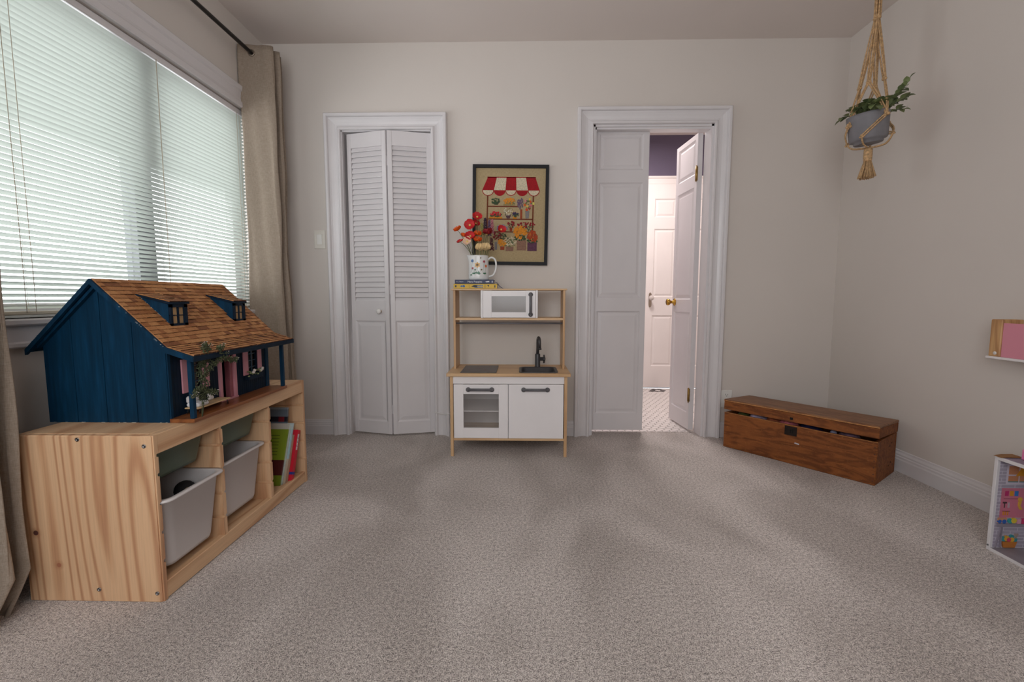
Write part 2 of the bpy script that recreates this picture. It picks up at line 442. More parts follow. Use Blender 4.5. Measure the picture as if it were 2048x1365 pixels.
PROF = [(0, 0), (0, .020), (.004, .026), (.013, .026), (.018, .018), (.023, .012), (.034, .010), (.050, .013), (.064, .019), (.072, .024), (.076, .024), (.079, .036), (.083, .040), (.096, .040), (.101, .034), (.101, 0)]
casing('trim_1', [(CL0, 0), (CL0, CLZ), (CL1, CLZ), (CL1, 0)], PROF, 'y', (0, YB), m_trim, 'white moulded casing around the louvered closet door')
casing('trim_2', [(DR0, 0), (DR0, DRZ), (DR1, DRZ), (DR1, 0)], PROF, 'y', (0, YB), m_trim, 'white moulded casing around the double doorway')
# jambs and stops
j = MB()
j.box(DR0-.004, DR0+.014, YB-.005, BK, 0, DRZ).box(DR1-.014, DR1+.004, YB-.005, BK, 0, DRZ).box(DR0, DR1, YB-.005, BK, DRZ-.012, DRZ+.006)
j.box(DR0+.012, DR0+.024, YB+.01, YB+.055, 0, DRZ-.012).box(DR0+.012, DR1-.012, YB+.01, YB+.055, DRZ-.024, DRZ-.010)
struct(j, 'trim_3', m_trim, 'white door jamb lining the double doorway')
j = MB()
j.box(CL0-.004, CL0+.006, YB-.004, BK, 0, CLZ).box(CL1-.006, CL1+.004, YB-.004, BK, 0, CLZ).box(CL0, CL1, YB-.004, BK, CLZ-.006, CLZ+.004)
struct(j, 'trim_4', m_trim, 'white jamb lining the closet opening')
# baseboards
BP = [(0, 0), (.016, 0), (.016, .058), (.013, .064), (.013, .072), (.010, .076), (.010, .083), (.005, .092), (.004, .100), (0, .102)]
def base_x(mb, x0, x1):
    mb.prism([(YB-d, z) for d, z in BP], 'x', x0, x1)
b = MB(); base_x(b, XL, CL0-.101); base_x(b, CL1+.101, DR0-.101); base_x(b, DR1+.101, XR)
struct(b, 'baseboard_back', m_trim, 'white baseboard along the back wall')
struct(MB().prism([(XR-d*1.0, z*1.12) for d, z in BP], 'y', YF, YB), 'baseboard_right', m_trim, 'white stepped baseboard along the right wall')
struct(MB().prism([(XL+d, z) for d, z in BP], 'y', YF, YB), 'baseboard_left', m_trim, 'white baseboard below the window')
# window casing: sides, head, stool and apron
casing('trim_5', [(WY0, WZ0), (WY0, WZ1), (WY1, WZ1), (WY1, WZ0)], [(0, 0), (0, .016), (.006, .02), (.03, .02), (.036, .014), (.05, .012), (.088, .015), (.096, .022), (.12, .024), (.126, .018), (.13, 0)], 'x', (0, XL), m_trim, 'white moulded casing around the wide window')
struct(MB().cbox(XO+.02, XL+.032, WY0-.14, WY1+.14, WZ0-.022, WZ0, .005).box(XL, XL+.014, WY0-.10, WY1+.10, .778, WZ0-.022).cbox(XL, XL+.026, WY0-.11, WY1+.11, .760, .780, .005), 'trim_6', m_trim, 'white window stool and apron')
# window frame with panes
win = thing('window_1', 'wide window with a centre mullion behind the white blind', None, (XL-.10, 1.78, WZ0), kind='structure')
fr = MB(); x0, x1 = XL-.125, XL-.085
fr.box(x0, x1, WY0, WY0+.05, WZ0, WZ1).box(x0, x1, WY1-.05, WY1, WZ0, WZ1).box(x0, x1, WY0, WY1, WZ0, WZ0+.05).box(x0, x1, WY0, WY1, WZ1-.05, WZ1)
part(fr, 'window_frame', m_trim, win)
part(MB().box(x0-.01, x1+.01, 2.07, 2.17, WZ0+.05, WZ1-.05), 'mullion', plain('grey_mullion', (120, 122, 126), .5), win)
for ya, yb in ((WY0+.05, 2.07), (2.17, WY1-.05)):
    part(MB().box(x0+.018, x0+.022, ya, yb, WZ0+.05, WZ1-.05), 'pane', m_glass, win)
w2 = thing('added_window', 'large unseen window added behind the viewer', None, (-.4, YF-.06, .75), kind='structure')  # unseen, added and sized to bring fill light from behind
fr = MB()
for a0, a1, c0, c1 in ((-1.5, -1.45, .75, 2.35), (.65, .7, .75, 2.35), (-1.5, .7, .75, .8), (-1.5, .7, 2.3, 2.35), (-.43, -.37, .8, 2.3)): fr.box(a0, a1, YF-.09, YF-.05, c0, c1)
part(fr, 'window_frame', m_trim, w2)
for a0, a1 in ((-1.45, -.43), (-.37, .65)): part(MB().box(a0, a1, YF-.072, YF-.068, .8, 2.3), 'pane', m_glass, w2)

# ------------------------------------------------------------------ bathroom beyond the doorway
BX0, BX1, BY1 = 0.20, 2.15, 4.75
struct(MB().box(DR0-.3, BX1, BY1, BY1+.06, 0, ZC), 'wall_bathroom', m_purple, 'muted purple wall above the far bathroom door')
struct(MB().box(BX0-.06, BX0, BK, BY1, 0, ZC).box(BX1, BX1+.06, BK, BY1, 0, ZC), 'wall_bathroom_side', plain('bathroom_wall_paint', (228, 220, 218), .6, var=.01), 'pale bathroom side walls')
struct(MB().box(BX0, BX1, BK, BY1+.06, ZC, ZC+.06), 'ceiling_bathroom', m_ceil, 'white bathroom ceiling')
bf = struct(MB().box(BX0, BX1, 3.157, BY1, -.06, -.0045), 'floor_bathroom', plain('dark_grout', (92, 84, 82), .9, var=.1), 'white hexagon tile floor of the bathroom')
m_tile = plain('white_hex_tile', (232, 224, 220), .25, var=.03, scale=9)
m_tileb = plain('black_hex_tile', (52, 46, 48), .25, var=.1, scale=9)
HW = .0520; HR = HW/math.sqrt(3)                  # width across flats, circumradius
hexp = [((HR-.0024)*math.sin(PI/3*k), (HR-.0024)*math.cos(PI/3*k)) for k in range(6)]
hexm = [MB().prism(hexp, 'z', -.006, 0).mesh('tile', m) for m in (m_tile, m_tileb)]
near = []; rest = MB(); row = 0; y = 3.172
flowers = ((1.352, 4.60), (1.405, 4.02), (.95, 4.15))
while y < BY1-.02:
    x = BX0+.03+(HW/2 if row % 2 else 0)
    while x < BX1-.03:
        dmin = min(math.hypot(x-a, y-b) for a, b in flowers); k = 1 if HW*.55 < dmin < HW*1.45 else 0
        seen = (.255*y-.03 < x < .385*y+.02) or (y < 3.2 and .43 < x < 1.25)
        if seen and len(near) < 298:
            near.append(link('tile', hexm[k], bf, (x, y, 0)))
        else: rest.prism([(x+a, y+b_) for a, b_ in hexp], 'z', -.006, 0, mi=k)
        x += HW
    y += HR*1.5; row += 1
o = part(rest, 'tiles', [m_tile, m_tileb], bf, fix=False); o['kind'] = 'stuff'

def panel_leaf(mb_frame, w, t, panels, z0, z1):
    """frame of a panelled door in local u (0..w), v (0..t, front at 0), z; returns list of panel boxes"""
    us = sorted({0, w} | {p[0] for p in panels} | {p[1] for p in panels}); zs = sorted({z0, z1} | {p[2] for p in panels} | {p[3] for p in panels})
    for i in range(len(us)-1):
        for k in range(len(zs)-1):
            uc, zc = (us[i]+us[i+1])/2, (zs[k]+zs[k+1])/2
            if not any(p[0] < uc < p[1] and p[2] < zc < p[3] for p in panels): mb_frame.box(us[i], us[i+1], 0, t, zs[k], zs[k+1])
def recess(p, t, rec=.008, bev=.016, field=.003):
    """sunk panel with bevelled moulding on both faces"""
    u0, u1, z0, z1 = p; mb = MB()
    for f, s in ((0, 1), (t, -1)):
        rings = [(0, 0), (.004, rec*.5), (.010, rec), (.016, rec), (.016+bev, field)]
        R = [[(u0+o_, f+s*d, z0+o_), (u1-o_, f+s*d, z0+o_), (u1-o_, f+s*d, z1-o_), (u0+o_, f+s*d, z1-o_)] for o_, d in rings]
        mb.grid(R, False, True); mb.add(R[-1], [(0, 1, 2, 3)])
    return mb
def door_leaf(name, label, loc, rz, w, t, panels, z0, z1, mat):
    d = thing(name, label, None, loc, kind='structure', rz=rz, local=True)
    mb = MB(); panel_leaf(mb, w, t, panels, z0, z1)
    part(mb, 'door_frame', mat, d)
    for p in panels: part(recess(p, t), 'panel', mat, d)
    return d
pl = lambda w: [(.035, w-.035, 1.735, 1.965), (.035, w-.035, .905, 1.655), (.035, w-.035, .115, .815)]
LW = .358
d2 = door_leaf('door_2', 'closed white panelled leaf of the double doorway', (DR0+.016, YB+.058, .024), 0, LW, .034, pl(LW), 0, 1.984, m_doorp)
# right leaf opened into the bathroom
a = math.atan2(.997, -.080)
d3 = door_leaf('door_3', 'white panelled leaf standing open into the bathroom', (1.192, 3.169, .012), a, .335, .034, pl(.335), 0, 1.996, m_doorp)
# lathe axis points along +v (local y); the leaf's local y faces -x side of the room after the turn
def lathe_y(mb, prof, c, s=1, seg=20): return mb.lathe(prof, seg, M=TR(c[0], c[1], c[2], -s*PI/2, 0, 0))
kb = MB(); lathe_y(kb, [(.027, 0), (.027, .004), (.012, .009), (.010, .030), (.020, .038), (.025, .048), (.023, .058), (.015, .062), (.001, .062)], (.295, .034, .885))
part(kb, 'knob', m_brass, d3, 'polished brass door knob')
kb = MB(); lathe_y(kb, [(.027, 0), (.027, .004), (.012, .009), (.010, .030), (.020, .038), (.025, .048), (.023, .058), (.015, .062), (.001, .062)], (.295, 0, .885), -1)
part(kb, 'knob', m_brass, d3, 'polished brass door knob')
for z in (1.735, .245):
    h = MB().box(-.004, .022, .030, .0365, z-.045, z+.045).tube([(-.004, .040, z-.045), (-.004, .040, z+.045)], .006, 8)
    h.tube([(-.004, .040, z-.052), (-.004, .040, z-.045)], .004, 8).tube([(-.004, .040, z+.045), (-.004, .040, z+.052)], .004, 8)
    part(h, 'hinge', m_brass_old, d3, 'aged brass hinge')
# far bathroom door
FDX, FW = 1.205, .74
fd_panels = []
for u0, u1 in ((.115, .325), (.415, .625)):
    fd_panels += [(u0, u1, 1.715, 1.895), (u0, u1, .925, 1.60), (u0, u1, .22, .74)]
d4 = door_leaf('door_4', 'white six panel door at the far side of the bathroom', (FDX, BY1-.040, .014), 0, FW, .036, fd_panels, 0, 2.035, m_bathdoor)
esc = MB().prism([(.092+.020*math.sin(t_)*(1+.25*math.cos(2*t_)), .895+.075*math.cos(t_)) for t_ in [2*PI*k/24 for k in range(24)]], 'y', -.004, 0)
part(esc, 'escutcheon', m_nickel, d4, 'ornate nickel keyhole plate')
kb = MB(); lathe_y(kb, [(.011, 0), (.008, .012), (.009, .028), (.022, .034), (.026, .046), (.020, .056), (.001, .058)], (.092, -.004, .915), -1)
part(kb, 'knob', plain('glass_like_knob', (206, 196, 190), .12, var=.05), d4, 'round silvery door knob')
casing('trim_7', [(FDX-.004, 0), (FDX-.004, 2.055), (FDX+FW+.004, 2.055), (FDX+FW+.004, 0)], [(0, 0), (0, .015), (.01, .018), (.055, .016), (.06, .026), (.078, .028), (.085, 0)], 'y', (0, BY1), m_bathdoor, 'white casing around the far bathroom door')

# ------------------------------------------------------------------ closet folding door
d1 = thing('door_1', 'white louvered bifold closet door standing slightly folded', None, (-.87, 3.04, 0), kind='structure', local=True)
LSTART, LEND, LP = .905, 1.893, .0335
def bifold(x0, y0, x1, y1, knob):
    w = math.hypot(x1-x0, y1-y0); a = math.atan2(y1-y0, x1-x0); t = .028
    leaf = MB(); st = .030
    leaf.cbox(0, st, 0, t, .012, 1.985, .002).cbox(w-st, w, 0, t, .012, 1.985, .002)
    leaf.box(st, w-st, .001, t-.001, LEND, 1.984).box(st, w-st, .001, t-.001, .775, LSTART).box(st, w-st, .001, t-.001, .013, .095)
    o = part(leaf, 'door_leaf', m_doorp, d1); o.location = (x0+.87, y0-3.04, 0); o.rotation_euler = (0, 0, a)
    part(recess((st, w-st, .095, .775), t, .006, .02, .002), 'panel', m_doorp, o)
    key = round(w, 3)
    slat = MB().cbox(st, w-st, -.0035, .0035, -.0225, .0225, .002).mesh('louver', m_doorp)
    n = int((LEND-LSTART)/LP)
    for i in range(n+1):
        s = link('louver', slat, o, (0, .013, LSTART+.012+i*LP)); s.rotation_euler = (math.radians(-22), 0, 0)
    if knob:
        k = MB(); lathe_y(k, [(.006, 0), (.006, .010), (.013, .014), (.017, .022), (.013, .030), (.001, .033)], (w*.77, 0, .838), -1)
        kk = part(k, 'knob', m_porc, o, 'round white porcelain knob')
        k = MB(); lathe_y(k, [(.009, 0), (.009, .003), (.006, .004)], (w*.77, 0, .838), -1); part(k, 'knob_base', m_brass_old, o)
    return o
lf = bifold(-1.143, 3.080, -.868, 3.008, True)
bifold(-.858, 3.008, -.590, 3.072, False)
for z in (1.80, .98, .18): part(MB().box(-.003, .013, -.020, -.012, z-.03, z+.03), 'hinge', m_doorp, d1)
# ------------------------------------------------------------------ window blind
bl_t = thing('venetian_blind', 'white horizontal slat blind covering the wide window', 'blind', (XL-.022, 1.78, .865))
BY0_, BY1_ = WY0+.02, WY1-.012
bx = XL-.022
part(MB().cbox(bx-.018, bx+.018, BY0_, BY1_, 1.996, 2.024, .003), 'headrail', m_trim, bl_t)
part(MB().cbox(bx-.014, bx+.014, BY0_, BY1_, .866, .879, .003), 'bottom_rail', plain('blind_rail_cream', (214, 206, 186), .4, var=.02), bl_t)
P = []
for k in range(5):
    u = (k/4-.5); P.append([(u*.025, y_, .0022*(1-(2*u)**2)) for y_ in (BY0_-1.78, BY1_-1.78)])
slat = MB().grid(P, True).mesh('slat', m_slat, fix=False)
NS = 57; pitch = (1.985-.893)/(NS-1)
for i in range(NS):
    s = link('slat', slat, bl_t, (0, 0, .893+i*pitch-.865))
    s.rotation_euler = (random.uniform(-.0006, .0006), -math.radians(27+random.uniform(-1.2, 1.2)), 0)
m_cord = plain('blind_cord', (196, 182, 160), .8)
for yy in (.98, 1.545, 2.16, 2.775):
    for dx in (-.0135, .0135):
        part(MB().tube([(bx+dx, yy, .872), (bx+dx, yy, 2.0)], .0009, 6), 'ladder_cord', m_cord, bl_t)
    for i in range(NS):
        pass
for yy in (1.512, 2.745):
    part(MB().tube([(bx+.016, yy, .872), (bx+.017, yy, 2.0)], .0010, 6), 'lift_cord', m_cord, bl_t)
part(MB().tube([(bx+.022, 2.15, .93), (bx+.021, 2.152, 1.5), (bx+.019, 2.155, 2.0)], .0010, 6), 'lift_cord', m_cord, bl_t)
part(MB().tube([(bx+.022, 1.44, 1.28), (bx+.021, 1.442, 1.96)], .0035, 8), 'tilt_wand', m_acrylic, bl_t)

# ------------------------------------------------------------------ curtains and rod
rod = thing('curtain_rod', 'slim black curtain rod above the window', 'curtain rod', (-1.57, 1.7, 2.34))
part(MB().tube([(-1.57, .45, 2.34), (-1.57, 2.815, 2.34)], .0105, 14), 'rod', m_black, rod)
for fy, rx_ in ((2.815, -PI/2), (.45, PI/2)):
    part(MB().lathe([(.0105, 0), (.015, .003), (.016, .010), (.016, .022), (.012, .028), (.001, .029)], 16, M=TR(-1.57, fy, 2.34, rx_, 0, 0)), 'finial', m_black, rod)
for yy in (.60, 2.806):
    part(MB().tube([(XL, yy, 2.345), (-1.57, yy, 2.345)], .004, 8).lathe([(.018, 0), (.018, .004)], 14, M=TR(XL, yy, 2.345, 0, PI/2, 0)), 'bracket', m_black, rod)
def curtain(label, keys, n=10, loc=(0, 0, 0), rings=()):
    """keys: list of (z, plan path)"""
    mb = MB(); rows = []
    ks = [(z, cat_rom([(x, y, 0) for x, y in p], n)) for z, p in keys]
    zs = []
    for i in range(len(ks)-1):
        m = max(2, int(abs(ks[i][0]-ks[i+1][0])/.04))
        zs += [(i, k/m) for k in range(m)]
    zs.append((len(ks)-2, 1.0))
    for i, t in zs:
        (za, pa), (zb, pb) = ks[i], ks[i+1]; tt = t*t*(3-2*t)
        z = za+(zb-za)*t; row = []
        for q, (a_, b_) in enumerate(zip(pa, pb)):
            p = a_.lerp(b_, tt); wv = .004*math.sin(q*.9+z*5.0)+.003*math.sin(q*.37-z*9)
            row.append((p.x+wv, p.y+wv*.6, z+.004*math.sin(q*.55)*(1 if z < 2 else 0)))
        rows.append(row)
    mb.grid(rows, True)
    c = thing('curtain', label, 'curtain', loc, 'linen curtains at the window')
    o = part(mb, 'fabric_panel', m_linen, c)
    sm = o.modifiers.new('thickness', 'SOLIDIFY'); sm.thickness = .0025; sm.offset = 0
    for (x, y, z, ang) in rings:
        g = MB(); R = []
        for k in range(20):
            t = 2*PI*k/20; R.append([((.017+.004*math.cos(q))*math.cos(t), .004*math.sin(q), (.017+.004*math.cos(q))*math.sin(t)) for q in [PI/3*i for i in range(6)]])
        R.append(R[0]); g.grid(R, True, True, M=TR(x, y, z, 0, 0, ang)); part(g, 'grommet', m_nickel, c)
    return c
pr = [(-1.640, 2.770), (-1.560, 2.782), (-1.470, 2.790), (-1.462, 2.806), (-1.54, 2.822), (-1.62, 2.836), (-1.55, 2.848), (-1.462, 2.856), (-1.465, 2.872), (-1.55, 2.886), (-1.62, 2.898), (-1.55, 2.910), (-1.470, 2.920), (-1.55, 2.945), (-1.62, 2.955)]
prb = [(x-.004+(.012 if x > -1.5 else 0), y+(.004 if i % 2 else -.004)) for i, (x, y) in enumerate(pr)]
curtain('beige linen curtain gathered in the corner beside the light switch', [(2.385, pr), (1.2, pr), (.03, prb)], 8, (-1.55, 2.86, .02), [(-1.57, 2.7775, 2.34, .12), (-1.57, 2.852, 2.34, .1), (-1.57, 2.913, 2.34, .1)])
plf = [(-1.63, 1.296), (-1.55, 1.284), (-1.468, 1.272), (-1.464, 1.258), (-1.53, 1.246), (-1.60, 1.232), (-1.53, 1.218), (-1.447, 1.206), (-1.447, 1.190), (-1.54, 1.165), (-1.61, 1.14), (-1.54, 1.11), (-1.45, 1.08), (-1.46, 1.05), (-1.61, 1.0), (-1.46, .94), (-1.60, .88), (-1.5, .80)]
plb = [(x+(.006 if x > -1.5 else 0), y-.004) for x, y in plf]
plc = [(x-.02 if x > -1.5 else x, y-.05-.015*math.sin(i*1.3)) for i, (x, y) in enumerate(plf)]
curtain('beige linen curtain hanging to the floor beside the pine shelf end', [(2.385, plf), (.32, plf), (.13, plb), (.012, plc)], 8, (-1.53, 1.05, .01))

# ------------------------------------------------------------------ wall plates
sw = thing('light_switch', 'ivory rocker light switch beside the closet casing', 'light switch', (-1.3285, YB, 1.248))
part(MB().cbox(-1.366, -1.291, YB-.006, YB, 1.248, 1.368, .003), 'plate', m_plate, sw)
part(MB().cbox(-1.347, -1.310, YB-.008, YB-.004, 1.271, 1.345, .001), 'insert', m_plate, sw)
part(MB().prism([(YB-.008, 1.277), (YB-.0095, 1.277), (YB-.013, 1.339), (YB-.008, 1.339)], 'x', -1.344, -1.313), 'rocker', m_rocker, sw)
for z in (1.260, 1.356): part(MB().lathe([(.003, 0), (.003, .002)], 8, M=TR(-1.3285, YB-.0055, z, PI/2, 0, 0)), 'screw', m_plate, sw)
ou = thing('power_outlet', 'white duplex power outlet behind the wooden chest corner', 'outlet', (1.362, YB, .198))
part(MB().cbox(1.325, 1.400, YB-.006, YB, .198, .316, .003), 'plate', m_rocker, ou)
for z in (.284, .232):
    rc = part(MB().prism(rrect(1.345, 1.380, z-.014, z+.014, .010), 'y', YB-.008, YB-.005), 'receptacle', m_rocker, ou)
    part(MB().box(1.3535, 1.3555, YB-.0085, YB-.007, z-.002, z+.008).box(1.369, 1.371, YB-.0085, YB-.007, z-.002, z+.007).lathe([(.0024, 0), (.0024, .001)], 8, M=TR(1.3625, YB-.0075, z-.007, PI/2, 0, 0)), 'slots', m_dark, rc)

# ------------------------------------------------------------------ pine storage shelf
SX0, SX1, SY0, SY1, SZ = -1.501, -1.087, 1.300, 2.247, .519
sh = thing('storage_shelf', 'low pine storage shelf under the window holding pull-out bins', 'shelf', (-1.294, 1.774, 0))
def notched(y0, y1, left, right):
    """vertical board cut with bin runner grooves; profile in (y, z)"""
    zs = [.125, .215, .305, .395, .455]; g = .007; hh = .006
    L = [(y0, 0)]; 
    rt = [(y1, 0)]
    for z in zs:
        if right: rt += [(y1, z-hh), (y1-g, z-hh*.6), (y1-g, z+hh*.6), (y1, z+hh)]
    rt += [(y1, SZ-.001)]
    lt = [(y0, SZ-.001)]
    for z in reversed(zs):
        if left: lt += [(y0, z+hh), (y0+g, z+hh*.6), (y0+g, z-hh*.6), (y0, z-hh)]
    return [(y0, 0)]+rt+lt
part(MB().cbox(SX0, SX1-.004, SY0, SY0+.008, 0, SZ-.001, .003).prism(notched(SY0+.006, SY0+.020, False, True), 'x', SX0, SX1), 'side_panel', end_panel_pine(), sh)
part(MB().prism(notched(SY1-.020, SY1, True, False)[:1]+notched(SY1-.020, SY1, True, False)[1:], 'x', SX0, SX1), 'side_panel', m_pine_z, sh)
for y0, y1 in ((1.598, 1.618), (1.918, 1.938)):
    part(MB().prism([(y, min(.5, max(z, .048))) for y, z in notched(y0, y1, True, True)], 'x', SX0+.01, SX1-.002), 'divider', m_pine_z, sh)
part(MB().cbox(SX0, SX1-.0245, SY0+.0205, SY1-.0205, SZ-.018, SZ, .001), 'top_panel', m_pine_y, sh)
part(MB().cbox(SX1-.024, SX1-.001, SY0+.0205, SY1-.0205, .458, SZ-.0005, .002), 'top_rail', m_pine_y, sh)
part(MB().cbox(SX0, SX1-.0245, SY0+.0205, SY1-.0205, .030, .048, .002), 'bottom_panel', m_pine_y, sh)
part(MB().cbox(SX1-.024, SX1-.001, SY0+.0205, SY1-.0205, .002, .056, .002), 'bottom_rail', m_pine_y, sh)
for x, z in ((-1.310, .507), (-1.111, .488), (-1.282, .040), (-1.103, .030)):
    part(MB().lathe([(.006, 0), (.006, .0015), (.003, .0016), (.0028, .0004), (.001, .0003)], 14, M=TR(x, SY0-.0004, z, PI/2, 0, 0)), 'screw', m_chrome, sh)

def bin_mesh(x0, x1, y0, y1, zt, zb, tp, wall=.0025, flange=.012):
    mb = MB()
    def ring(ins, z, r): return [(x, y, z) for x, y in rrect(x0+ins, x1-ins, y0+ins, y1-ins, r, 6)]
    f = flange
    R = [ring(f+tp+.02, zb, .02), ring(f+tp+.004, zb+.002, .032), ring(f+tp, zb+.014, .035), ring(f+.002, zt-.006, .035), ring(.001, zt-.007, .035), ring(0, zt-.004, .036), ring(.001, zt, .036), ring(f+.002+wall, zt, .033), ring(f+wall+.003, zt-.005, .032), ring(f+tp+wall, zb+.015, .032), ring(f+tp+.004+wall, zb+.005, .03), ring(f+tp+.022, zb+.003, .02)]
    mb.grid(R, True, True); mb.add(R[0], [tuple(range(len(R[0])))]); mb.add(R[-1], [tuple(range(len(R[-1])))])
    return mb
m_binw = tinted('translucent_white_plastic', (236, 230, 228), .25)
def green_mesh():
    k = NT('sage_green_plastic'); v = k.coord((1, 1, 1))
    w1 = k.n('ShaderNodeTexWave', bands_direction='Z'); w1.inputs['Scale'].default_value = 170; k.l(k.coord((1, 1, 1), (.7, 0, 0)), w1.inputs['Vector'])
    w2 = k.n('ShaderNodeTexWave', bands_direction='Z'); w2.inputs['Scale'].default_value = 170; k.l(k.coord((1, 1, 1), (-.7, 0, 0)), w2.inputs['Vector'])
    f = k.math('MULTIPLY', w1.outputs['Fac'], w2.outputs['Fac'])
    k.base(k.ramp(f, [(.1, (74, 86, 74)), (.6, (112, 124, 108))])); k.rough(.4)
    k.b.inputs['Transmission Weight'].default_value = 0
    return k.m
m_bing = green_mesh()
single(bin_mesh(-1.490, -1.068, 1.3145, 1.6035, .309, .078, .022), 'storage_bin', m_binw, 'deep white plastic bin nearest the shelf end panel', 'bin', 'pull-out bins in the pine shelf')
single(bin_mesh(-1.494, -1.098, 1.6125, 1.9235, .309, .078, .022), 'storage_bin', m_binw, 'deep white plastic bin in the middle bay below the far green one', 'bin', 'pull-out bins in the pine shelf')
single(bin_mesh(-1.494, -1.112, 1.3145, 1.6035, .458, .352, .016), 'storage_bin', m_bing, 'shallow sage green bin nearest the shelf end panel', 'bin', 'pull-out bins in the pine shelf')
single(bin_mesh(-1.494, -1.112, 1.6125, 1.9235, .458, .352, .016), 'storage_bin', m_bing, 'shallow sage green bin in the middle bay of the shelf', 'bin', 'pull-out bins in the pine shelf')
toy = thing('toy_animal', 'small black and tan toy lying in the nearest white bin', 'toy', (-1.185, 1.545, .218))
part(MB().ell((-1.185, 1.545, .250), (.034, .034, .032), 16, 10), 'body', plain('black_toy_plush', (22, 20, 22), .8), toy)
part(MB().ell((-1.158, 1.524, .252), (.014, .018, .016), 12, 8).ell((-1.150, 1.500, .246), (.010, .014, .008), 10, 6), 'face', plain('tan_toy_face', (206, 182, 140), .8), toy)
for ex, ey in ((-1.147, 1.524), (-1.152, 1.512)): part(MB().ell((ex, ey, .260), .004, 8, 6), 'eye', m_black, toy)
# filler toys inside bins so they do not stand empty
single(MB().ell((-1.27, 1.46, .165), (.14, .085, .062), 18, 10, jit=.08), 'toy_bundle', plain('mixed_toy_cloth', (120, 90, 80), .8, var=.5, scale=20), 'brownish bundle of toys at the bottom of the nearest white bin', 'toys')

# books in the far bay
def book(label, x0, x1, y0, y1, z0, z1, cover, lean=0.0, pages=(226, 220, 206), group='books in the pine shelf'):
    t = y1-y0; o = thing('book', label, 'book', (x1, y0, z0), group, local=True)
    o.rotation_euler = (-lean, 0, 0)
    L = x1-x0; H = z1-z0; c = .0016
    part(MB().cbox(-L, -.0, 0, c, 0, H, .0005).cbox(-L, 0, t-c, t, 0, H, .0005).cbox(-c, .0005, 0, t, 0, H, .0005), 'cover', cover, o)
    part(MB().box(-L+.004, -c, c, t-c, .003, H-.003), 'pages', plain('paper_%d' % random.randint(0, 9999), pages, .9, var=.03), o)
    return o
def stripes(name, stops, axis=2, length=.25):
    k = NT(name); tc = k.n('ShaderNodeTexCoord'); sp = k.n('ShaderNodeSeparateXYZ'); k.l(tc.outputs['Object'], sp.inputs[0])
    f = k.math('DIVIDE', sp.outputs[axis], length); c = k.ramp(f, stops)
    for nd in k.t.nodes:
        if nd.type == 'VALTORGB': nd.color_ramp.interpolation = 'CONSTANT'
    k.base(c); k.rough(.4); return k.m
SB = .050
gb = book('tall grey blue picture book standing behind the lime green one', -1.47, -1.150, 2.132, 2.146, SB, .395, stripes('grey_book', [(0, (104, 116, 128)), (.80, (26, 28, 44)), (.87, (104, 116, 128)), (.97, (140, 150, 160))], 2, .345), .20)
part(MB().box(-.040, -.012, -.0005, .0002, .276, .300), 'spine_label', plain('dark_red_label', (120, 20, 34), .5), gb)
b1 = book('lime green magazine leaning in front of the other shelf books', -1.38, -1.130, 2.058, 2.068, SB, .340, stripes('lime_magazine', [(0, (118, 136, 34)), (.16, (84, 30, 30)), (.40, (132, 152, 40)), (.9, (196, 192, 182))], 2, .29), .40)
for i in range(7): part(MB().box(-.20, -.035, -.0006, .0002, .140+.015*i, .1425+.015*i), 'text_line', plain('magazine_ink', (66, 80, 26), .6), b1)
book('cream paged paperback just behind the lime green magazine', -1.37, -1.125, 2.071, 2.079, SB, .325, plain('mint_cover', (196, 204, 196), .5, var=.12, scale=30), .40)
book('pale blue spined picture book beside the brown one', -1.36, -1.118, 2.082, 2.091, SB, .335, stripes('pale_blue_spine', [(0, (196, 178, 156)), (.40, (168, 196, 202)), (.9, (190, 206, 208))], 2, .285), .39)
book('thin brown spined book next to the red one', -1.35, -1.112, 2.094, 2.100, SB, .275, plain('tan_cover', (176, 136, 112), .6), .385)
b2 = book('bright red book with a white spine label leaning in the shelf', -1.34, -1.098, 2.103, 2.127, SB, .296, stripes('red_spine', [(0, (204, 24, 48)), (.14, (36, 52, 140)), (.19, (204, 24, 48))], 2, .246), .38)
part(MB().box(.0004, .0012, .003, .016, .150, .226), 'spine_label', plain('white_label', (224, 220, 216), .6), b2)
for z in (.166, .185, .204): part(MB().box(.0010, .0016, .005, .013, z, z+.003).box(.0010, .0016, .005, .008, z, z+.009), 'spine_lettering', m_black, b2)
book('small dark navy book behind the red one', -1.36, -1.150, 2.168, 2.182, SB, .250, plain('navy_cover', (26, 30, 46), .5), .16)
# ------------------------------------------------------------------ dollhouse
HX0, HX1, HY0, HY1, HZ = -1.540, -1.140, 1.442, 2.030, SZ+.0005
RX, RZ = -1.345, .983          # ridge
BXR, BZR = -1.120, .768        # break of the front slope at the porch
EX, EZ = -1.034, .739          # porch eave
LX, LZ = -1.572, .760          # rear eave
RY0, RY1 = 1.418, 2.056        # roof ends
dh = thing('dollhouse', 'blue wooden dollhouse with cedar shingle roof and pink shutters', 'dollhouse', (-1.34, 1.736, HZ))
def roof_z(x):
    return RZ-(x-RX)*(RZ-BZR)/(BXR-RX) if x > RX else RZ-(RX-x)*(RZ-LZ)/(RX-LX)
bnd = [HX0, -1.443, RX, -1.245, HX1]
for y0, y1 in ((HY0, HY0+.010), (HY1-.010, HY1)):
    for i in range(4):
        xa, xb = bnd[i]+.0011, bnd[i+1]-.0011
        part(MB().prism([(xa, HZ), (xb, HZ), (xb, roof_z(xb)-.012), (xa, roof_z(xa)-.012)], 'y', y0, y1), 'plank', m_blue, dh)
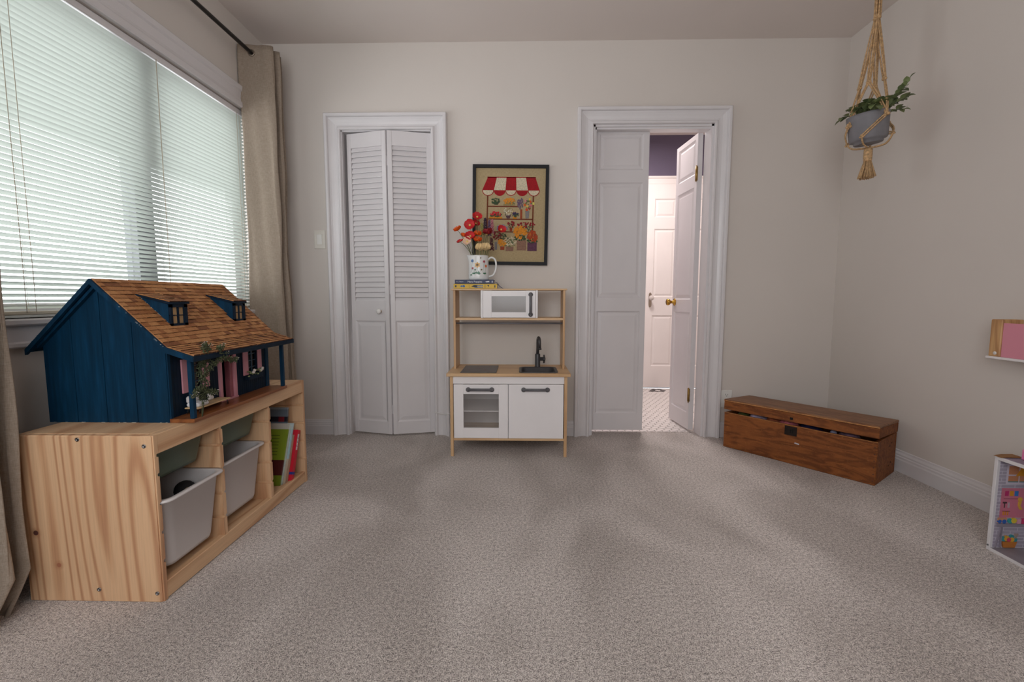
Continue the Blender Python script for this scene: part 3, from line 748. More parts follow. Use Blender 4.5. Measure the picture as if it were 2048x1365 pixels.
# thin dark batten behind the plank joints
part(MB().prism([(HX0+.002, HZ), (HX1-.002, HZ), (HX1-.002, roof_z(HX1)-.014), (RX, RZ-.014), (HX0+.002, roof_z(HX0)-.014)], 'y', HY0+.010, HY0+.013), 'gable_lining', m_dark, dh)
part(MB().box(HX0, HX0+.008, HY0+.01, HY1-.01, HZ, roof_z(HX0)-.014), 'rear_wall', m_blue, dh)
# front wall with two window openings and a doorway
W1, DO, W2 = (1.536, 1.598, .606, .716), (1.700, 1.776, .534, .716), (1.884, 1.938, .606, .718)
ys = sorted({HY0+.010, HY1-.010, *W1[:2], *DO[:2], *W2[:2]}); zs = sorted({HZ, roof_z(HX1)-.014, W1[2], .716, DO[2]})
fw = MB()
for i in range(len(ys)-1):
    for k in range(len(zs)-1):
        yc, zc = (ys[i]+ys[i+1])/2, (zs[k]+zs[k+1])/2
        if not any(o_[0] < yc < o_[1] and o_[2] < zc < .7165 for o_ in (W1, DO, W2)): fw.box(HX1-.008, HX1, ys[i], ys[i+1], zs[k], zs[k+1])
for y in [HY0+.02+.0145*i for i in range(39)]:
    if not any(o_[0]-.02 < y < o_[1]+.02 for o_ in (DO,)): 
        ins = [o_ for o_ in (W1, W2) if o_[0]-.004 < y < o_[1]+.004]
        top = roof_z(HX1)-.02
        if ins: fw.box(HX1, HX1+.0008, y-.0055, y+.0055, HZ+.012, .600)
        else: fw.box(HX1, HX1+.0008, y-.0055, y+.0055, HZ+.012, top)
part(fw, 'front_wall', m_shade_blue, dh)
part(MB().box(HX1, HX1+.004, HY1-.024, HY1-.002, HZ, .735), 'corner_trim', m_blue, dh)
part(MB().box(HX1, HX1+.004, HY0+.001, HY0+.012, HZ, .752), 'corner_trim', m_blue, dh)
m_muntin = plain('dollhouse_muntin', (60, 84, 104), .5)
for y0, y1, z0, z1 in (W1, W2):
    wn = MB()
    wn.box(HX1-.006, HX1-.003, (y0+y1)/2-.0012, (y0+y1)/2+.0012, z0, z1)
    for k in range(1, 4): wn.box(HX1-.006, HX1-.003, y0, y1, z0+(z1-z0)*k/4-.0012, z0+(z1-z0)*k/4+.0012)
    wo = part(wn, 'window_muntins', m_muntin, dh)
    part(MB().box(HX1-.0075, HX1-.0068, y0, y1, z0, z1), 'pane', plain('dark_window_pane', (10, 11, 14), .15), wo)
for y0, y1, z0, z1 in ((1.500, 1.534, .603, .718), (1.600, 1.634, .605, .720), (1.841, 1.874, .606, .722), (1.944, 1.972, .612, .722)):
    part(MB().cbox(HX1+.001, HX1+.006, y0, y1, z0, z1, .001), 'shutter', m_pink, dh)
df = MB()
df.box(HX1, HX1+.008, 1.688, 1.702, HZ+.012, .722).box(HX1, HX1+.008, 1.774, 1.790, HZ+.012, .722).box(HX1, HX1+.008, 1.688, 1.790, .716, .727).box(HX1, HX1+.010, 1.686, 1.792, HZ+.012, HZ+.018)
df.box(HX1, HX1+.006, 1.70, 1.776, .690, .694)
for y in (1.720, 1.738, 1.756): df.box(HX1, HX1+.005, y-.0015, y+.0015, .695, .716)
dfo = part(df, 'door_frame', m_pink, dh)
part(MB().cbox(HX1-.020, HX1+.002, 1.757, 1.773, HZ+.014, .690, .001).box(HX1-.018, HX1-.002, 1.7555, 1.757, .56, .67), 'door', plain('dollhouse_door_pink', (150, 84, 92), .5), dh)
part(MB().box(HX1-.24, HX1-.235, HY0+.02, HY1-.02, HZ, .75), 'interior_dark_sheet', m_dark, dh)  # near-black sheet puts the shade of the hollow interior into colour
part(MB().box(HX0+.01, HX1-.009, HY0+.012, HY1-.012, HZ, HZ+.006), 'house_floor', m_porch, dh)
# porch
part(MB().cbox(HX1+.0005, -1.058, HY0-.002, HY1+.002, HZ, HZ+.0125, .001), 'porch_floor', m_porch, dh)
for y in (1.452, 2.016): part(MB().cbox(-1.076, -1.062, y-.007, y+.007, HZ+.0125, .733, .001), 'porch_post', m_blue, dh)
# roof slabs, barge boards and eave beam
th = .006
def slab(P0, P1, y0, y1, t=th, mi=0):
    dx, dz = P1[0]-P0[0], P1[1]-P0[1]; L = math.hypot(dx, dz); nx, nz = -dz/L*-1, dx/L*-1
    return [(P0[0], P0[1]), (P1[0], P1[1]), (P1[0]+nx*t*(1 if nz < 0 else -1), P1[1]-abs(nz)*t), (P0[0]+nx*t*(1 if nz < 0 else -1), P0[1]-abs(nz)*t)]
roof_poly = [(LX, LZ), (RX, RZ), (BXR, BZR), (EX, EZ), (EX-.002, EZ-.007), (BXR-.003, BZR-.010), (RX, RZ-.010), (LX+.002, LZ-.009)]
roof = part(MB().prism(roof_poly, 'y', RY0, RY1), 'roof', m_blue, dh, 'cedar shingled roof')
def band(P, up, dn): return [(x, z+up) for x, z in P]+[(x, z-dn) for x, z in reversed(P)]
for y0, y1 in ((RY0-.004, RY0+.006), (RY1-.006, RY1+.004)):
    part(MB().prism(band([(LX+.002, LZ), (RX, RZ), (BXR, BZR), (EX+.001, EZ)], .0005, .017), 'y', y0, y1), 'barge_board', m_blue, roof)
    if y0 < 1.5: part(MB().prism(band([(HX0-.004, roof_z(HX0)-.017), (RX, RZ-.018), (HX1+.004, roof_z(HX1)-.018)], 0, .012), 'y', RY0+.010, HY0), 'gable_trim', m_blue, roof)
part(MB().cbox(EX-.010, EX+.002, RY0, RY1, EZ-.017, EZ-.001, .001), 'eave_beam', m_shade_blue, roof)
# chips of bare paint along the near edges
ch = MB()
for i in range(11):
    t = random.random(); x = RX+(BXR-RX)*(.35+.65*t); z = roof_z(x); ch.box(x-.001-.002*random.random(), x+.001, RY0-.0046, RY0-.0038, z-.0006, z+.0006)
for i in range(10): 
    x = random.uniform(HX0+.02, HX1-.01); ch.box(x-.012*random.random(), x+.003, HY0-.0004, HY0+.0002, HZ, HZ+.0009)
part(ch, 'paint_chips', m_chip, dh)
# shingles
unit = []
m_butt = plain('shingle_dark_butt', (74, 42, 24), .8, var=.2)  # butts darkened to strengthen the shadow line under each course
for m in m_sh:
    V = [(0, 0, 0), (1, 0, 0), (0, 1, 0), (1, 1, 0), (0, 0, .35), (1, 0, 1), (0, 1, .35), (1, 1, 1)]
    unit.append(MB().add(V, [(0, 2, 3, 1), (4, 5, 7, 6), (0, 1, 5, 4), (2, 6, 7, 3), (0, 4, 6, 2)]).add(V, [(1, 3, 7, 5)], mi=1).mesh('shingle', [m, m_butt]))
SHG = []
def lay(P0, P1, rows, y0, y1, thick=.0046, skip=None, wmin=.018, wmax=.042):
    dx, dz = P1[0]-P0[0], P1[1]-P0[1]; L = math.hypot(dx, dz); ex = L/rows; ang = math.atan2(-dz, dx)
    for r in range(rows):
        s0 = r*ex; y = y0
        while y < y1-.004:
            w_ = min(random.uniform(wmin, wmax), y1-y)
            if y1-(y+w_) < .010: w_ = y1-y
            q = s0-ex*.30 if r else 0; ln = ex*(1.30 if r else 1.0)*random.uniform(.985, 1.03)
            px, pz = P0[0]+dx*q/L, P0[1]+dz*q/L
            mi = random.choices(range(4), (5, 4, 3, 1))[0]
            yc = y+w_/2; sc_ = s0+ex/2
            if not (skip and skip(yc, sc_, w_)):
                SHG.append(((px, y+.0004, pz), ang, (ln, w_-.0014, thick*random.uniform(.75, 1.15)), mi))
            y += w_
DORM = ((1.527, 1.605), (1.871, 1.945))
D_S0, D_S1 = .066, .222
def skip_d(yc, s, w_): return any(a_-.002 < yc-w_*.3 and yc+w_*.3 < b_+.002 and D_S0+.03 < s < D_S1-.008 for a_, b_ in DORM)
lay((RX, RZ+.0006), (BXR, BZR+.0006), 17, RY0+.004, RY1-.004, skip=skip_d)
lay((BXR, BZR+.0006), (EX, EZ+.0006), 6, RY0+.004, RY1-.004)
# dormers (sub-parts of their own part)
DXF, DZB = -1.186, .831; DZT = .902; AX, AZ = -1.297, .9385
for k, (ya, yb) in enumerate(DORM):
    dm = part(MB().prism([(AX, AZ-.004), (DXF, DZB-.004), (DXF, DZT)], 'y', ya, yb), 'dormer', m_blue, dh)
    wf = MB(); x0, x1 = DXF-.001, DXF+.005
    wf.box(x0, x1+.002, ya, ya+.009, DZB-.002, DZT).box(x0, x1+.002, yb-.016, yb, DZB-.002, DZT).box(x0, x1+.002, ya, yb, DZB-.002, DZB+.006).box(x0, x1+.002, ya, yb, DZT-.010, DZT)
    wf.box(x0, x1, (ya+yb)/2-.006, (ya+yb)/2+.001, DZB, DZT).box(x0+.001, x1-.001, ya, yb, .863, .866)
    part(wf, 'dormer_window_frame', m_shade_blue, dm)
    part(MB().box(x0+.0005, x0+.0025, ya+.006, yb-.006, DZB, DZT), 'dormer_curtain', plain('tan_dormer_glow', (176, 144, 104), .8), dm)  # tan sheet stands in for the glow in the dormer window
    part(MB().prism([(AX-.004, AZ+.001), (DXF+.010, DZT+.0075), (DXF+.010, DZT+.0005), (AX+.002, AZ-.006)], 'y', ya-.008, yb+.008), 'dormer_roof', m_shade_blue, dm)
    lay((AX-.002, AZ+.0018), (DXF+.010, DZT+.0085), 7, ya-.008, yb+.008, .0034)
    chp = MB()
    for i in range(14):
        t = random.random(); x = AX+(DXF-AX)*t; z = AZ+(DZB-AZ)*t+.004; chp.box(x-.002, x+.002, ya-.0004, ya+.0004, z-.0008, z+.0008)
    if k == 0: part(chp, 'paint_chips', m_chip, dm)
SHG.sort(key=lambda s: (s[0][0]**2+s[0][1]**2))
rest = MB()
o_ = org(dh)
for i, (p, ang, sc_, mi) in enumerate(SHG):
    if i < 300:
        s = link('shingle', unit[mi], roof, (p[0]-o_[0], p[1]-o_[1], p[2]-o_[2])); s.rotation_euler = (0, ang, 0); s.scale = sc_
    else:
        M = TR(*p, 0, ang, 0) @ Matrix.Diagonal((*sc_, 1))
        V = [(0, 0, 0), (1, 0, 0), (0, 1, 0), (1, 1, 0), (0, 0, .35), (1, 0, 1), (0, 1, .35), (1, 1, 1)]
        rest.add(V, [(0, 2, 3, 1), (4, 5, 7, 6), (0, 1, 5, 4), (2, 6, 7, 3), (0, 4, 6, 2)], False, M, mi); rest.add(V, [(1, 3, 7, 5)], False, M, 4)
o = part(rest, 'shingles', m_sh+[m_butt], roof, fix=False); o['kind'] = 'stuff'
# rear slope shingles painted over: stepped courses
rs = MB()
for r in range(11):
    t0, t1 = r/11, (r+1)/11
    xa, za, xb, zb = RX+(LX-RX)*t0, RZ+(LZ-RZ)*t0, RX+(LX-RX)*t1, RZ+(LZ-RZ)*t1
    rs.prism([(xa, za), (xa, za+.001), (xb-.002, zb+.004), (xb, zb)], 'y', RY0+.002, RY1-.002)
part(rs, 'rear_courses', m_blue, roof)
# flower box on the far window
fb = part(MB().cbox(HX1+.002, HX1+.018, 1.850, 1.962, .586, .604, .001), 'flower_box', m_shade_blue, dh)
g = MB()
for i in range(26): 
    g.ell((HX1+random.uniform(.004, .022), random.uniform(1.846, 1.966), .606+random.uniform(-.004, .018)), (.004, .006, .003), 6, 4, M=None)
part(g, 'foliage', m_leaf[1], fb)
g = MB()
for cy in (1.884, 1.890, 1.935, 1.946, 1.952): g.ell((HX1+.020, cy+random.uniform(-.004, .004), .612+random.uniform(-.004, .012)), (.006, .007, .006), 8, 5, jit=.2)
part(g, 'blossoms', m_white_petal, fb)

# toy bench on the porch
tb = thing('toy_bench', 'tiny wooden daybed with white cushions on the dollhouse porch', 'toy bench', (-1.105, 1.56, HZ+.0125))
PZ = HZ+.0125
part(MB().cbox(-1.134, -1.086, 1.500, 1.672, PZ+.018, PZ+.023, .001), 'seat_board', plain('bench_plywood', (206, 172, 128), .5), tb)
part(MB().cbox(-1.132, -1.088, 1.504, 1.560, PZ+.023, PZ+.038, .005), 'seat_cushion', plain('bench_white_fabric', (222, 220, 220), .8), tb)
part(MB().cbox(-1.133, -1.122, 1.504, 1.560, PZ+.036, PZ+.060, .005).cbox(-1.132, -1.120, 1.606, 1.634, PZ+.023, PZ+.060, .005), 'back_cushion', plain('bench_pale_fabric', (214, 208, 206), .8), tb)
for x in (-1.130, -1.090):
    for y in (1.512, 1.658):
        part(MB().tube([(x, y-.004, PZ), (x, y, PZ+.018)], .0012, 6).tube([(x, y+.004, PZ), (x, y, PZ+.018)], .0012, 6), 'leg', m_black, tb)
# miniature flowering vine on the near post
vn = thing('toy_vine', 'artificial vine with tiny white flowers on the dollhouse porch post', 'artificial plant', (-1.062, 1.475, PZ))
stems = [[(-1.056, 1.472, PZ), (-1.054, 1.476, .60), (-1.056, 1.478, .66), (-1.056, 1.480, .71), (-1.040, 1.500, .762)],
         [(-1.058, 1.478, PZ), (-1.056, 1.486, .58), (-1.052, 1.492, .64), (-1.054, 1.500, .70), (-1.056, 1.530, .722)],
         [(-1.055, 1.478, .655), (-1.046, 1.512, .69), (-1.042, 1.546, .712), (-1.038, 1.580, .728)],
         [(-1.055, 1.476, .620), (-1.050, 1.452, .628), (-1.048, 1.430, .612)], [(-1.055, 1.480, .60), (-1.048, 1.505, .612), (-1.046, 1.528, .600)],
         [(-1.054, 1.482, .70), (-1.040, 1.478, .75), (-1.036, 1.470, .772)], [(-1.042, 1.546, .712), (-1.036, 1.552, .745), (-1.034, 1.556, .758)], [(-1.040, 1.56, .72), (-1.038, 1.60, .706), (-1.036, 1.63, .700)]]
v = MB(); lv = MB(); wfm = MB()
for st in stems:
    pts = cat_rom(st, 6); v.tube(pts, .0013, 5)
    for p in pts:
        if p.z < PZ+.05: continue
        for q in range(8):
            M = TR(p.x+random.uniform(-.008, .010), p.y+random.uniform(-.012, .012), p.z+random.uniform(-.008, .009), random.uniform(0, 6), random.uniform(0, 6), random.uniform(0, 6))
            lv.ell((0, 0, 0), (.0055, .0022, .0008), 6, 4, M=M)
    for tip in (pts[-1], pts[-1]+Vector((.004, .008, .006))):
        for q in range(5):
            a_ = q*2*PI/5+random.random(); wfm.ell((0, 0, 0), (.0036, .0012, .0008), 6, 4, M=TR(tip.x+.0030*math.cos(a_), tip.y+.0040*math.cos(a_), tip.z+.0045*math.sin(a_), a_, 0, a_))
part(v, 'stem', m_vine, vn); part(lv, 'foliage', m_vine, vn)['kind'] = 'stuff'; part(wfm, 'blossoms', m_white_petal, vn)['kind'] = 'stuff'

# ------------------------------------------------------------------ play kitchen
KX0, KX1, KY0, KY1, WT = -.432, .281, 2.605, 2.985, .493
pk = thing('play_kitchen', 'child play kitchen in birch and white between the two doors', 'play kitchen', (-.0755, 2.79, 0))
def bar_handle(mb, p0, p1, off, r_end=.0140, r=.0084):
    """grey handle: two round feet and a rounded bar; off = direction it stands off"""
    a_, b_ = Vector(p0), Vector(p1); o_ = Vector(off); d_ = (b_-a_).normalized(); side = d_.cross(o_).normalized()
    for e in (a_, b_):
        M = Matrix.Translation(e) @ o_.to_track_quat('Z', 'Y').to_matrix().to_4x4()
        mb.lathe([(r_end, 0), (r_end, .005), (r_end*.92, .008), (r_end*.6, .010), (r_end*.6, .016), (r_end*.35, .0175)], 18, M=M)
    mb.tube([a_+o_*.011, b_+o_*.011], r, 12)
    return mb
for xa, xb in ((-.414, -.397), (.246, .263)):
    part(MB().prism([(2.622, 0), (2.642, 0), (2.646, .088), (2.955, .088), (2.960, 0), (2.98, 0), (2.98, .475), (2.622, .475)], 'x', xa, xb), 'side_panel', m_birch_z, pk)
SKX0, SKX1, SKY0, SKY1 = -.004, .202, 2.648, 2.850
part(MB().box(KX0+.004, SKX0, KY0+.004, KY1, .4755, WT).box(SKX1, KX1-.004, KY0+.004, KY1, .4755, WT).box(SKX0, SKX1, KY0+.004, SKY0, .4755, WT).box(SKX0, SKX1, SKY1, KY1, .4755, WT)
     .cbox(KX0, KX1, KY0, KY0+.0045, .4755, WT-.0002, .003).box(KX0, KX0+.0045, KY0+.002, KY1, .4757, WT-.0002).box(KX1-.0045, KX1, KY0+.002, KY1, .4757, WT-.0002), 'worktop', m_birch, pk)
part(MB().cbox(-.3965, .2455, 2.624, 2.638, .431, .4755, .001), 'apron_rail', m_kwhite, pk)
part(MB().box(-.397, .246, 2.630, 2.98, .094, .108), 'bottom_board', m_birch, pk)
part(MB().box(-.397, .246, 2.972, 2.979, .108, .475), 'back_panel', m_kwhite, pk)
part(MB().box(-.082, -.073, 2.642, 2.972, .108, .43), 'partition', m_kwhite, pk)
part(MB().box(-.396, -.083, 2.646, 2.970, .262, .267), 'inner_shelf', m_kwhite, pk)
# oven door with a window
od = MB(); x0, x1, z0, z1 = -.3935, -.0785, .110, .428; wx0, wx1, wz0, wz1 = -.337, -.132, .170, .371; y0, y1 = 2.622, 2.636
od.cbox(x0, wx0, y0, y1, z0, z1, .0012).cbox(wx1, x1, y0, y1, z0, z1, .0012).box(wx0, wx1, y0+.0006, y1, wz1, z1-.001).box(wx0, wx1, y0+.0006, y1, z0+.001, wz0)
od = part(od, 'door', m_kwhite, pk, 'white oven door with a see-through window')
part(MB().box(wx0, wx1, y1-.003, y1-.001, wz0, wz1), 'pane', m_acrylic, od)
part(bar_handle(MB(), (-.308, y0, .398), (-.172, y0, .398), (0, -1, 0)), 'handle', m_grey_plastic, od)
kd = part(MB().cbox(-.0755, .2420, y0, y1, z0, z1, .0015), 'door', m_kwhite, pk, 'plain white cupboard door')
part(bar_handle(MB(), (.012, y0, .398), (.149, y0, .398), (0, -1, 0)), 'handle', m_grey_plastic, kd)
# cooktop
ck = part(MB().cbox(-.355, -.146, 2.630, 2.905, WT, WT+.006, .002), 'cooktop', m_steelgrey, pk)
mk = MB()
for cx, cy, r in ((-.262, 2.71, .052), (-.235, 2.835, .040)):
    R = [[(cx+q*math.cos(t), cy+q*math.sin(t), WT+.0063) for t in [2*PI*i/28 for i in range(28)]] for q in (r, r-.003)]
    mk.grid(R, False, True)
part(mk, 'burner_ring', plain('burner_mark', (120, 70, 66), .5), ck)
# sink
sk = MB()
def rr(ins, z, r): return [(x, y, z) for x, y in rrect(-.015+ins, .213-ins, 2.636+ins, 2.864-ins, r, 6)]
R = [rr(0, WT, .035), rr(0, WT+.003, .035), rr(.002, WT+.0045, .035), rr(.012, WT+.004, .03), rr(.016, WT, .03), rr(.026, WT-.050, .03), rr(.040, WT-.056, .02)]
sk.grid(R, True, True).add(R[-1], [tuple(range(len(R[-1])))])
sk = part(sk, 'sink', m_dkgrey, pk)
part(MB().lathe([(.012, 0), (.012, .002), (.004, .003)], 16, (.099, 2.75, WT-.056)), 'drain', m_black, sk)
fc = part(MB().lathe([(.019, 0), (.019, .003), (.0165, .006), (.0165, .080), (.0145, .085), (.001, .086)], 20, (.100, 2.873, WT)), 'faucet', m_dkgrey, pk)
gp = [(.100, 2.873, WT+.08), (.101, 2.873, WT+.135)]+[(.101+.004*(1-math.cos(t)), 2.873-.030+.030*math.cos(t), WT+.158+.030*math.sin(t)) for t in [PI*i/10 for i in range(11)]]+[(.110, 2.813, WT+.122)]
part(MB().tube(gp, .0095, 12).tube([(.110, 2.813, WT+.126), (.1105, 2.813, WT+.116)], .0115, 12), 'spout', m_dkgrey, fc)
vl = MB().lathe([(.012, 0), (.012, .022), (.016, .023), (.016, .034), (.006, .037), (.001, .038)], 18, M=TR(.112, 2.873, WT+.052, 0, PI/2, 0))
for q in range(4):
    t = q*PI/2; vl.tube([(.140, 2.873, WT+.052), (.140, 2.873+.026*math.cos(t), WT+.052+.026*math.sin(t))], .0052, 8)
part(vl, 'valve', m_dkgrey, fc)
# hutch
HY = 2.796
for xa, xb in ((-.4155, -.4025), (.2495, .2625)): part(MB().cbox(xa, xb, HY, 2.98, WT, .9715, .001), 'hutch_side', m_birch_z, pk)
part(MB().cbox(-.4265, .2735, HY-.008, 2.985, .9715, .9815, .003), 'hutch_top', m_birch, pk)
part(MB().cbox(-.4025, .2495, HY+.002, 2.975, .791, .805, .001), 'hutch_shelf', m_birch, pk)
part(MB().tube([(-.402, HY+.03, .771), (.249, HY+.03, .771)], .0055, 12), 'hanging_rod', m_grey_plastic, pk)
mw = MB()
mw.box(-.248, -.2365, HY-.004, 2.96, .805, .9715).box(.0845, .096, HY-.004, 2.96, .805, .9715).box(-.2365, .0845, 2.95, 2.96, .805, .9715)
mw = part(mw, 'microwave', m_kwhite, pk)
md = MB(); x0, x1, z0, z1 = -.2350, .0830, .8065, .970; wx0, wx1, wz0, wz1 = -.182, .0245, .840, .936; y0, y1 = HY-.006, HY+.006
md.cbox(x0, wx0, y0, y1, z0, z1, .001).cbox(wx1, x1, y0, y1, z0, z1, .001).box(wx0, wx1, y0+.0006, y1, wz1, z1-.0008).box(wx0, wx1, y0+.0006, y1, z0+.0008, wz0)
part(md, 'microwave_door', m_kwhite, mw)
part(MB().box(wx0, wx1, y0+.002, y0+.004, wz0, wz1), 'pane', m_acrylic_mw, mw)
part(bar_handle(MB(), (.0535, y0, .826), (.0535, y0, .946), (0, -1, 0)), 'handle', m_grey_plastic, mw)

# ------------------------------------------------------------------ books and jug on the hutch
TZ = .9817
yb_ = thing('book', 'yellow hardback lying at the bottom of the pair on the play kitchen', 'book', (-.27, 2.88, TZ), 'books on the play kitchen')
m_yel = plain('yellow_cover', (214, 172, 18), .4, var=.03); m_pg = plain('book_pages', (222, 214, 196), .9, var=.04)
def flat_book(o, x0, x1, y0, y1, z0, z1, cover):
    c = .0022
    part(MB().cbox(x0, x1, y0, y1, z0, z0+c, .0006).cbox(x0, x1, y0, y1, z1-c, z1, .0006).cbox(x0, x1, y0, y0+c, z0, z1, .0008), 'cover', cover, o)
    part(MB().box(x0+.004, x1-.004, y0+c, y1-.004, z0+c, z1-c), 'pages', m_pg, o)
flat_book(yb_, -.414, -.150, 2.806, 2.972, TZ, TZ+.0295, m_yel)
m_ink = plain('spine_ink', (26, 30, 48), .5); m_bluei = plain('spine_blue', (30, 104, 168), .5)
zc = TZ+.01475
sp = MB()
for cx, w_, h_ in ((-.366, .012, .011), (-.352, .016, .013)): sp.prism([(cx+w_/2*math.cos(t), zc+h_/2*math.sin(t)) for t in [2*PI*i/14 for i in range(14)]], 'y', 2.8054, 2.8058)
for i in range(6): sp.box(-.286+.0085*i, -.280+.0085*i, 2.8054, 2.8058, zc+.002, zc+.008).box(-.286+.0085*i, -.280+.0085*i, 2.8054, 2.8058, zc-.009, zc-.003)
part(sp, 'spine_print', m_bluei, yb_)
sp = MB().prism([(-.308, zc), (-.290, zc+.006), (-.272, zc+.007), (-.270, zc-.007), (-.290, zc-.006)], 'y', 2.8052, 2.8057).prism([(-.210, zc+.006), (-.198, zc+.007), (-.200, zc-.004)], 'y', 2.8052, 2.8057)
sp.box(-.405, -.396, 2.8052, 2.8057, zc-.006, zc+.006).box(-.166, -.160, 2.8052, 2.8057, zc-.008, zc+.006)
for x in (-.320, -.222, -.226): sp.box(x, x+.001, 2.8052, 2.8057, zc-.010, zc+.010)
part(sp, 'spine_print', m_ink, yb_)
bb_ = thing('book', 'navy hardback with white title lettering lying under the floral jug', 'book', (-.29, 2.88, TZ+.0295), 'books on the play kitchen')
m_nav = plain('navy_book_cover', (28, 40, 84), .45, var=.04); m_wht = plain('title_white', (226, 226, 230), .5)
BZ = TZ+.0296
flat_book(bb_, -.407, -.170, 2.812, 2.968, BZ, BZ+.0245, m_nav)
text('Mary Poppins', .0165, (-.285, 2.8115, BZ+.0125), (PI/2, 0, 0), m_wht, bb_, 'title_lettering')
text('P. L. Travers', .0082, (-.376, 2.8115, BZ+.0125), (PI/2, 0, 0), m_wht, bb_, 'author_lettering')
part(MB().prism([(-.222, BZ+.013), (-.200, BZ+.017), (-.196, BZ+.011), (-.214, BZ+.009)], 'y', 2.8110, 2.8116).box(-.182, -.177, 2.8110, 2.8116, BZ+.007, BZ+.018), 'spine_print', m_wht, bb_)
part(MB().tube(cat_rom([(-.165, 2.83, BZ+.011), (-.150, 2.815, BZ+.006), (-.135, 2.800, BZ-.014), (-.118, 2.792, TZ+.004), (-.112, 2.789, TZ+.003)], 5), .0016, 6), 'ribbon', m_nav, bb_)
JZ = BZ+.0246; JX, JY = -.268, 2.892
jg = thing('floral_jug', 'white jug painted with wildflowers on the navy book', 'jug', (JX, JY, JZ))
m_jug = plain('white_glaze', (230, 230, 228), .12, var=.01)
outer = [(.058, 0), (.062, .003), (.0635, .012), (.063, .06), (.0615, .11), (.060, .142), (.061, .150)]
inner = [(.0585, .150), (.0575, .142), (.059, .10), (.060, .02), (.050, .006), (.001, .006)]
mb = MB(); seg = 40; V = []
prof = outer+inner
for r, z in prof:
    for k in range(seg):
        t = 2*PI*k/seg; q = r; dz = 0
        lip = max(0, math.cos(t-PI))**10
        if z > .12: q = r+lip*.016*(z-.12)/.03; dz = lip*.003
        V.append((JX+q*math.cos(t), JY+q*math.sin(t), JZ+z+dz))
mb.add(V, [(i*seg+k, i*seg+(k+1) % seg, (i+1)*seg+(k+1) % seg, (i+1)*seg+k) for i in range(len(prof)-1) for k in range(seg)], True)
mb.add(V, [tuple(range(seg)), tuple(range((len(prof)-1)*seg, len(prof)*seg))])
part(mb, 'jug_body', m_jug, jg)
hp = cat_rom([(JX+.055, JY, JZ+.125), (JX+.078, JY, JZ+.140), (JX+.100, JY, JZ+.128), (JX+.108, JY, JZ+.095), (JX+.102, JY, JZ+.055), (JX+.086, JY, JZ+.030), (JX+.058, JY, JZ+.022)], 6)
part(MB().tube(hp, .0062, 12), 'handle', m_jug, jg)
def on_jug(px, py):
    """point on the jug's camera side from crop pixels (x right, y down) of the jug"""
    u = (px-.5)*2*.0625; z = py*.15
    r = .0640; u = max(-.060, min(.060, u)); return (JX+u, JY-math.sqrt(r*r-u*u), JZ+z, math.asin(u/r))
def decal(shape, col, spots, name):
    d_ = MB()
    for px, py, s_ in spots:
        x, y, z, a_ = on_jug(px, py)
        d_.add([(s_*p[0], 0, s_*p[1]) for p in shape], [tuple(range(len(shape)))], M=TR(x, y-.0003, z, 0, 0, a_))
    return part(d_, name, plain(name+'_paint', col, .3), jg)
fl5 = [((1 if i % 2 else .6)*math.cos(PI*i/6), (1 if i % 2 else .6)*math.sin(PI*i/6)) for i in range(12)]
ro = [(math.cos(PI*i/6), math.sin(PI*i/6)) for i in range(12)]
lf_ = [(-1, 0), (-.4, .5), (.2, .2), (.3, 1), (.6, .3), (1, .4), (.7, -.2), (.2, -.4), (-.3, -.3)]
decal(fl5, (226, 168, 60), [(.48, .60, .020)], 'yellow_flower')
decal(ro, (66, 40, 30), [(.48, .60, .008)], 'flower_eye')
decal(fl5, (70, 112, 168), [(.22, .77, .012)], 'blue_flower')
decal(fl5, (168, 52, 70), [(.80, .74, .010), (.24, .47, .009)], 'crimson_flower')
decal(fl5, (216, 106, 40), [(.88, .56, .011)], 'orange_flower')
decal(fl5, (120, 100, 60), [(.68, .41, .0065), (.64, .88, .005)], 'olive_flower')
decal(lf_, (44, 108, 72), [(.30, .26, .014), (.48, .28, .016), (.56, .24, .010), (.82, .26, .013), (.16, .20, .010), (.36, .40, .008)], 'green_leaves')
dl = MB()
for px0, py0, px1, py1 in ((.22, .72, .15, .3), (.48, .5, .48, .3), (.80, .68, .74, .3), (.88, .5, .83, .3), (.24, .42, .28, .28)):
    pts = []
    for k in range(5):
        x, y, z, a_ = on_jug(px0+(px1-px0)*k/4, py0+(py1-py0)*k/4); pts.append((x, y+.0002, z))
    dl.tube(pts, .0006, 4)
part(dl, 'flower_stems', plain('stem_paint', (60, 120, 80), .4), jg)

# flowers, each a thing of its own
def head(px, py, y=2.892): return Vector((-.335+(px-936)*.00312, y, 1.048+(557-py)*.00308))
m_stem = plain('dried_stem', (116, 118, 78), .8, var=.15)
pcol = {'red': plain('poppy_red', (196, 22, 30), .6, var=.12, scale=60), 'dark red': plain('poppy_dark_red', (140, 14, 26), .6, var=.15, scale=60),
        'orange': plain('poppy_orange', (232, 98, 24), .6, var=.12, scale=60), 'peach': plain('poppy_peach', (236, 198, 168), .6, var=.06, scale=60), 'cream': plain('peony_cream', (232, 204, 152), .7, var=.08, scale=60)}
m_eye = plain('poppy_centre', (226, 200, 110), .7, var=.1)
def petal(r, cup, wdt=.95, n=5):
    R = []
    for i in range(n+1):
        t = i/n; w_ = wdt*r*.78*math.sin(PI*(.10+.80*t**.9))**.75
        R.append([(r*t*math.cos(cup*t), w_*s_*.9, r*t*math.sin(cup*t)+.10*r*(s_*s_)*math.sin(cup)+.02*r*math.sin(5*s_+3*t)) for s_ in (-1, -.5, 0, .5, 1)])
    return R
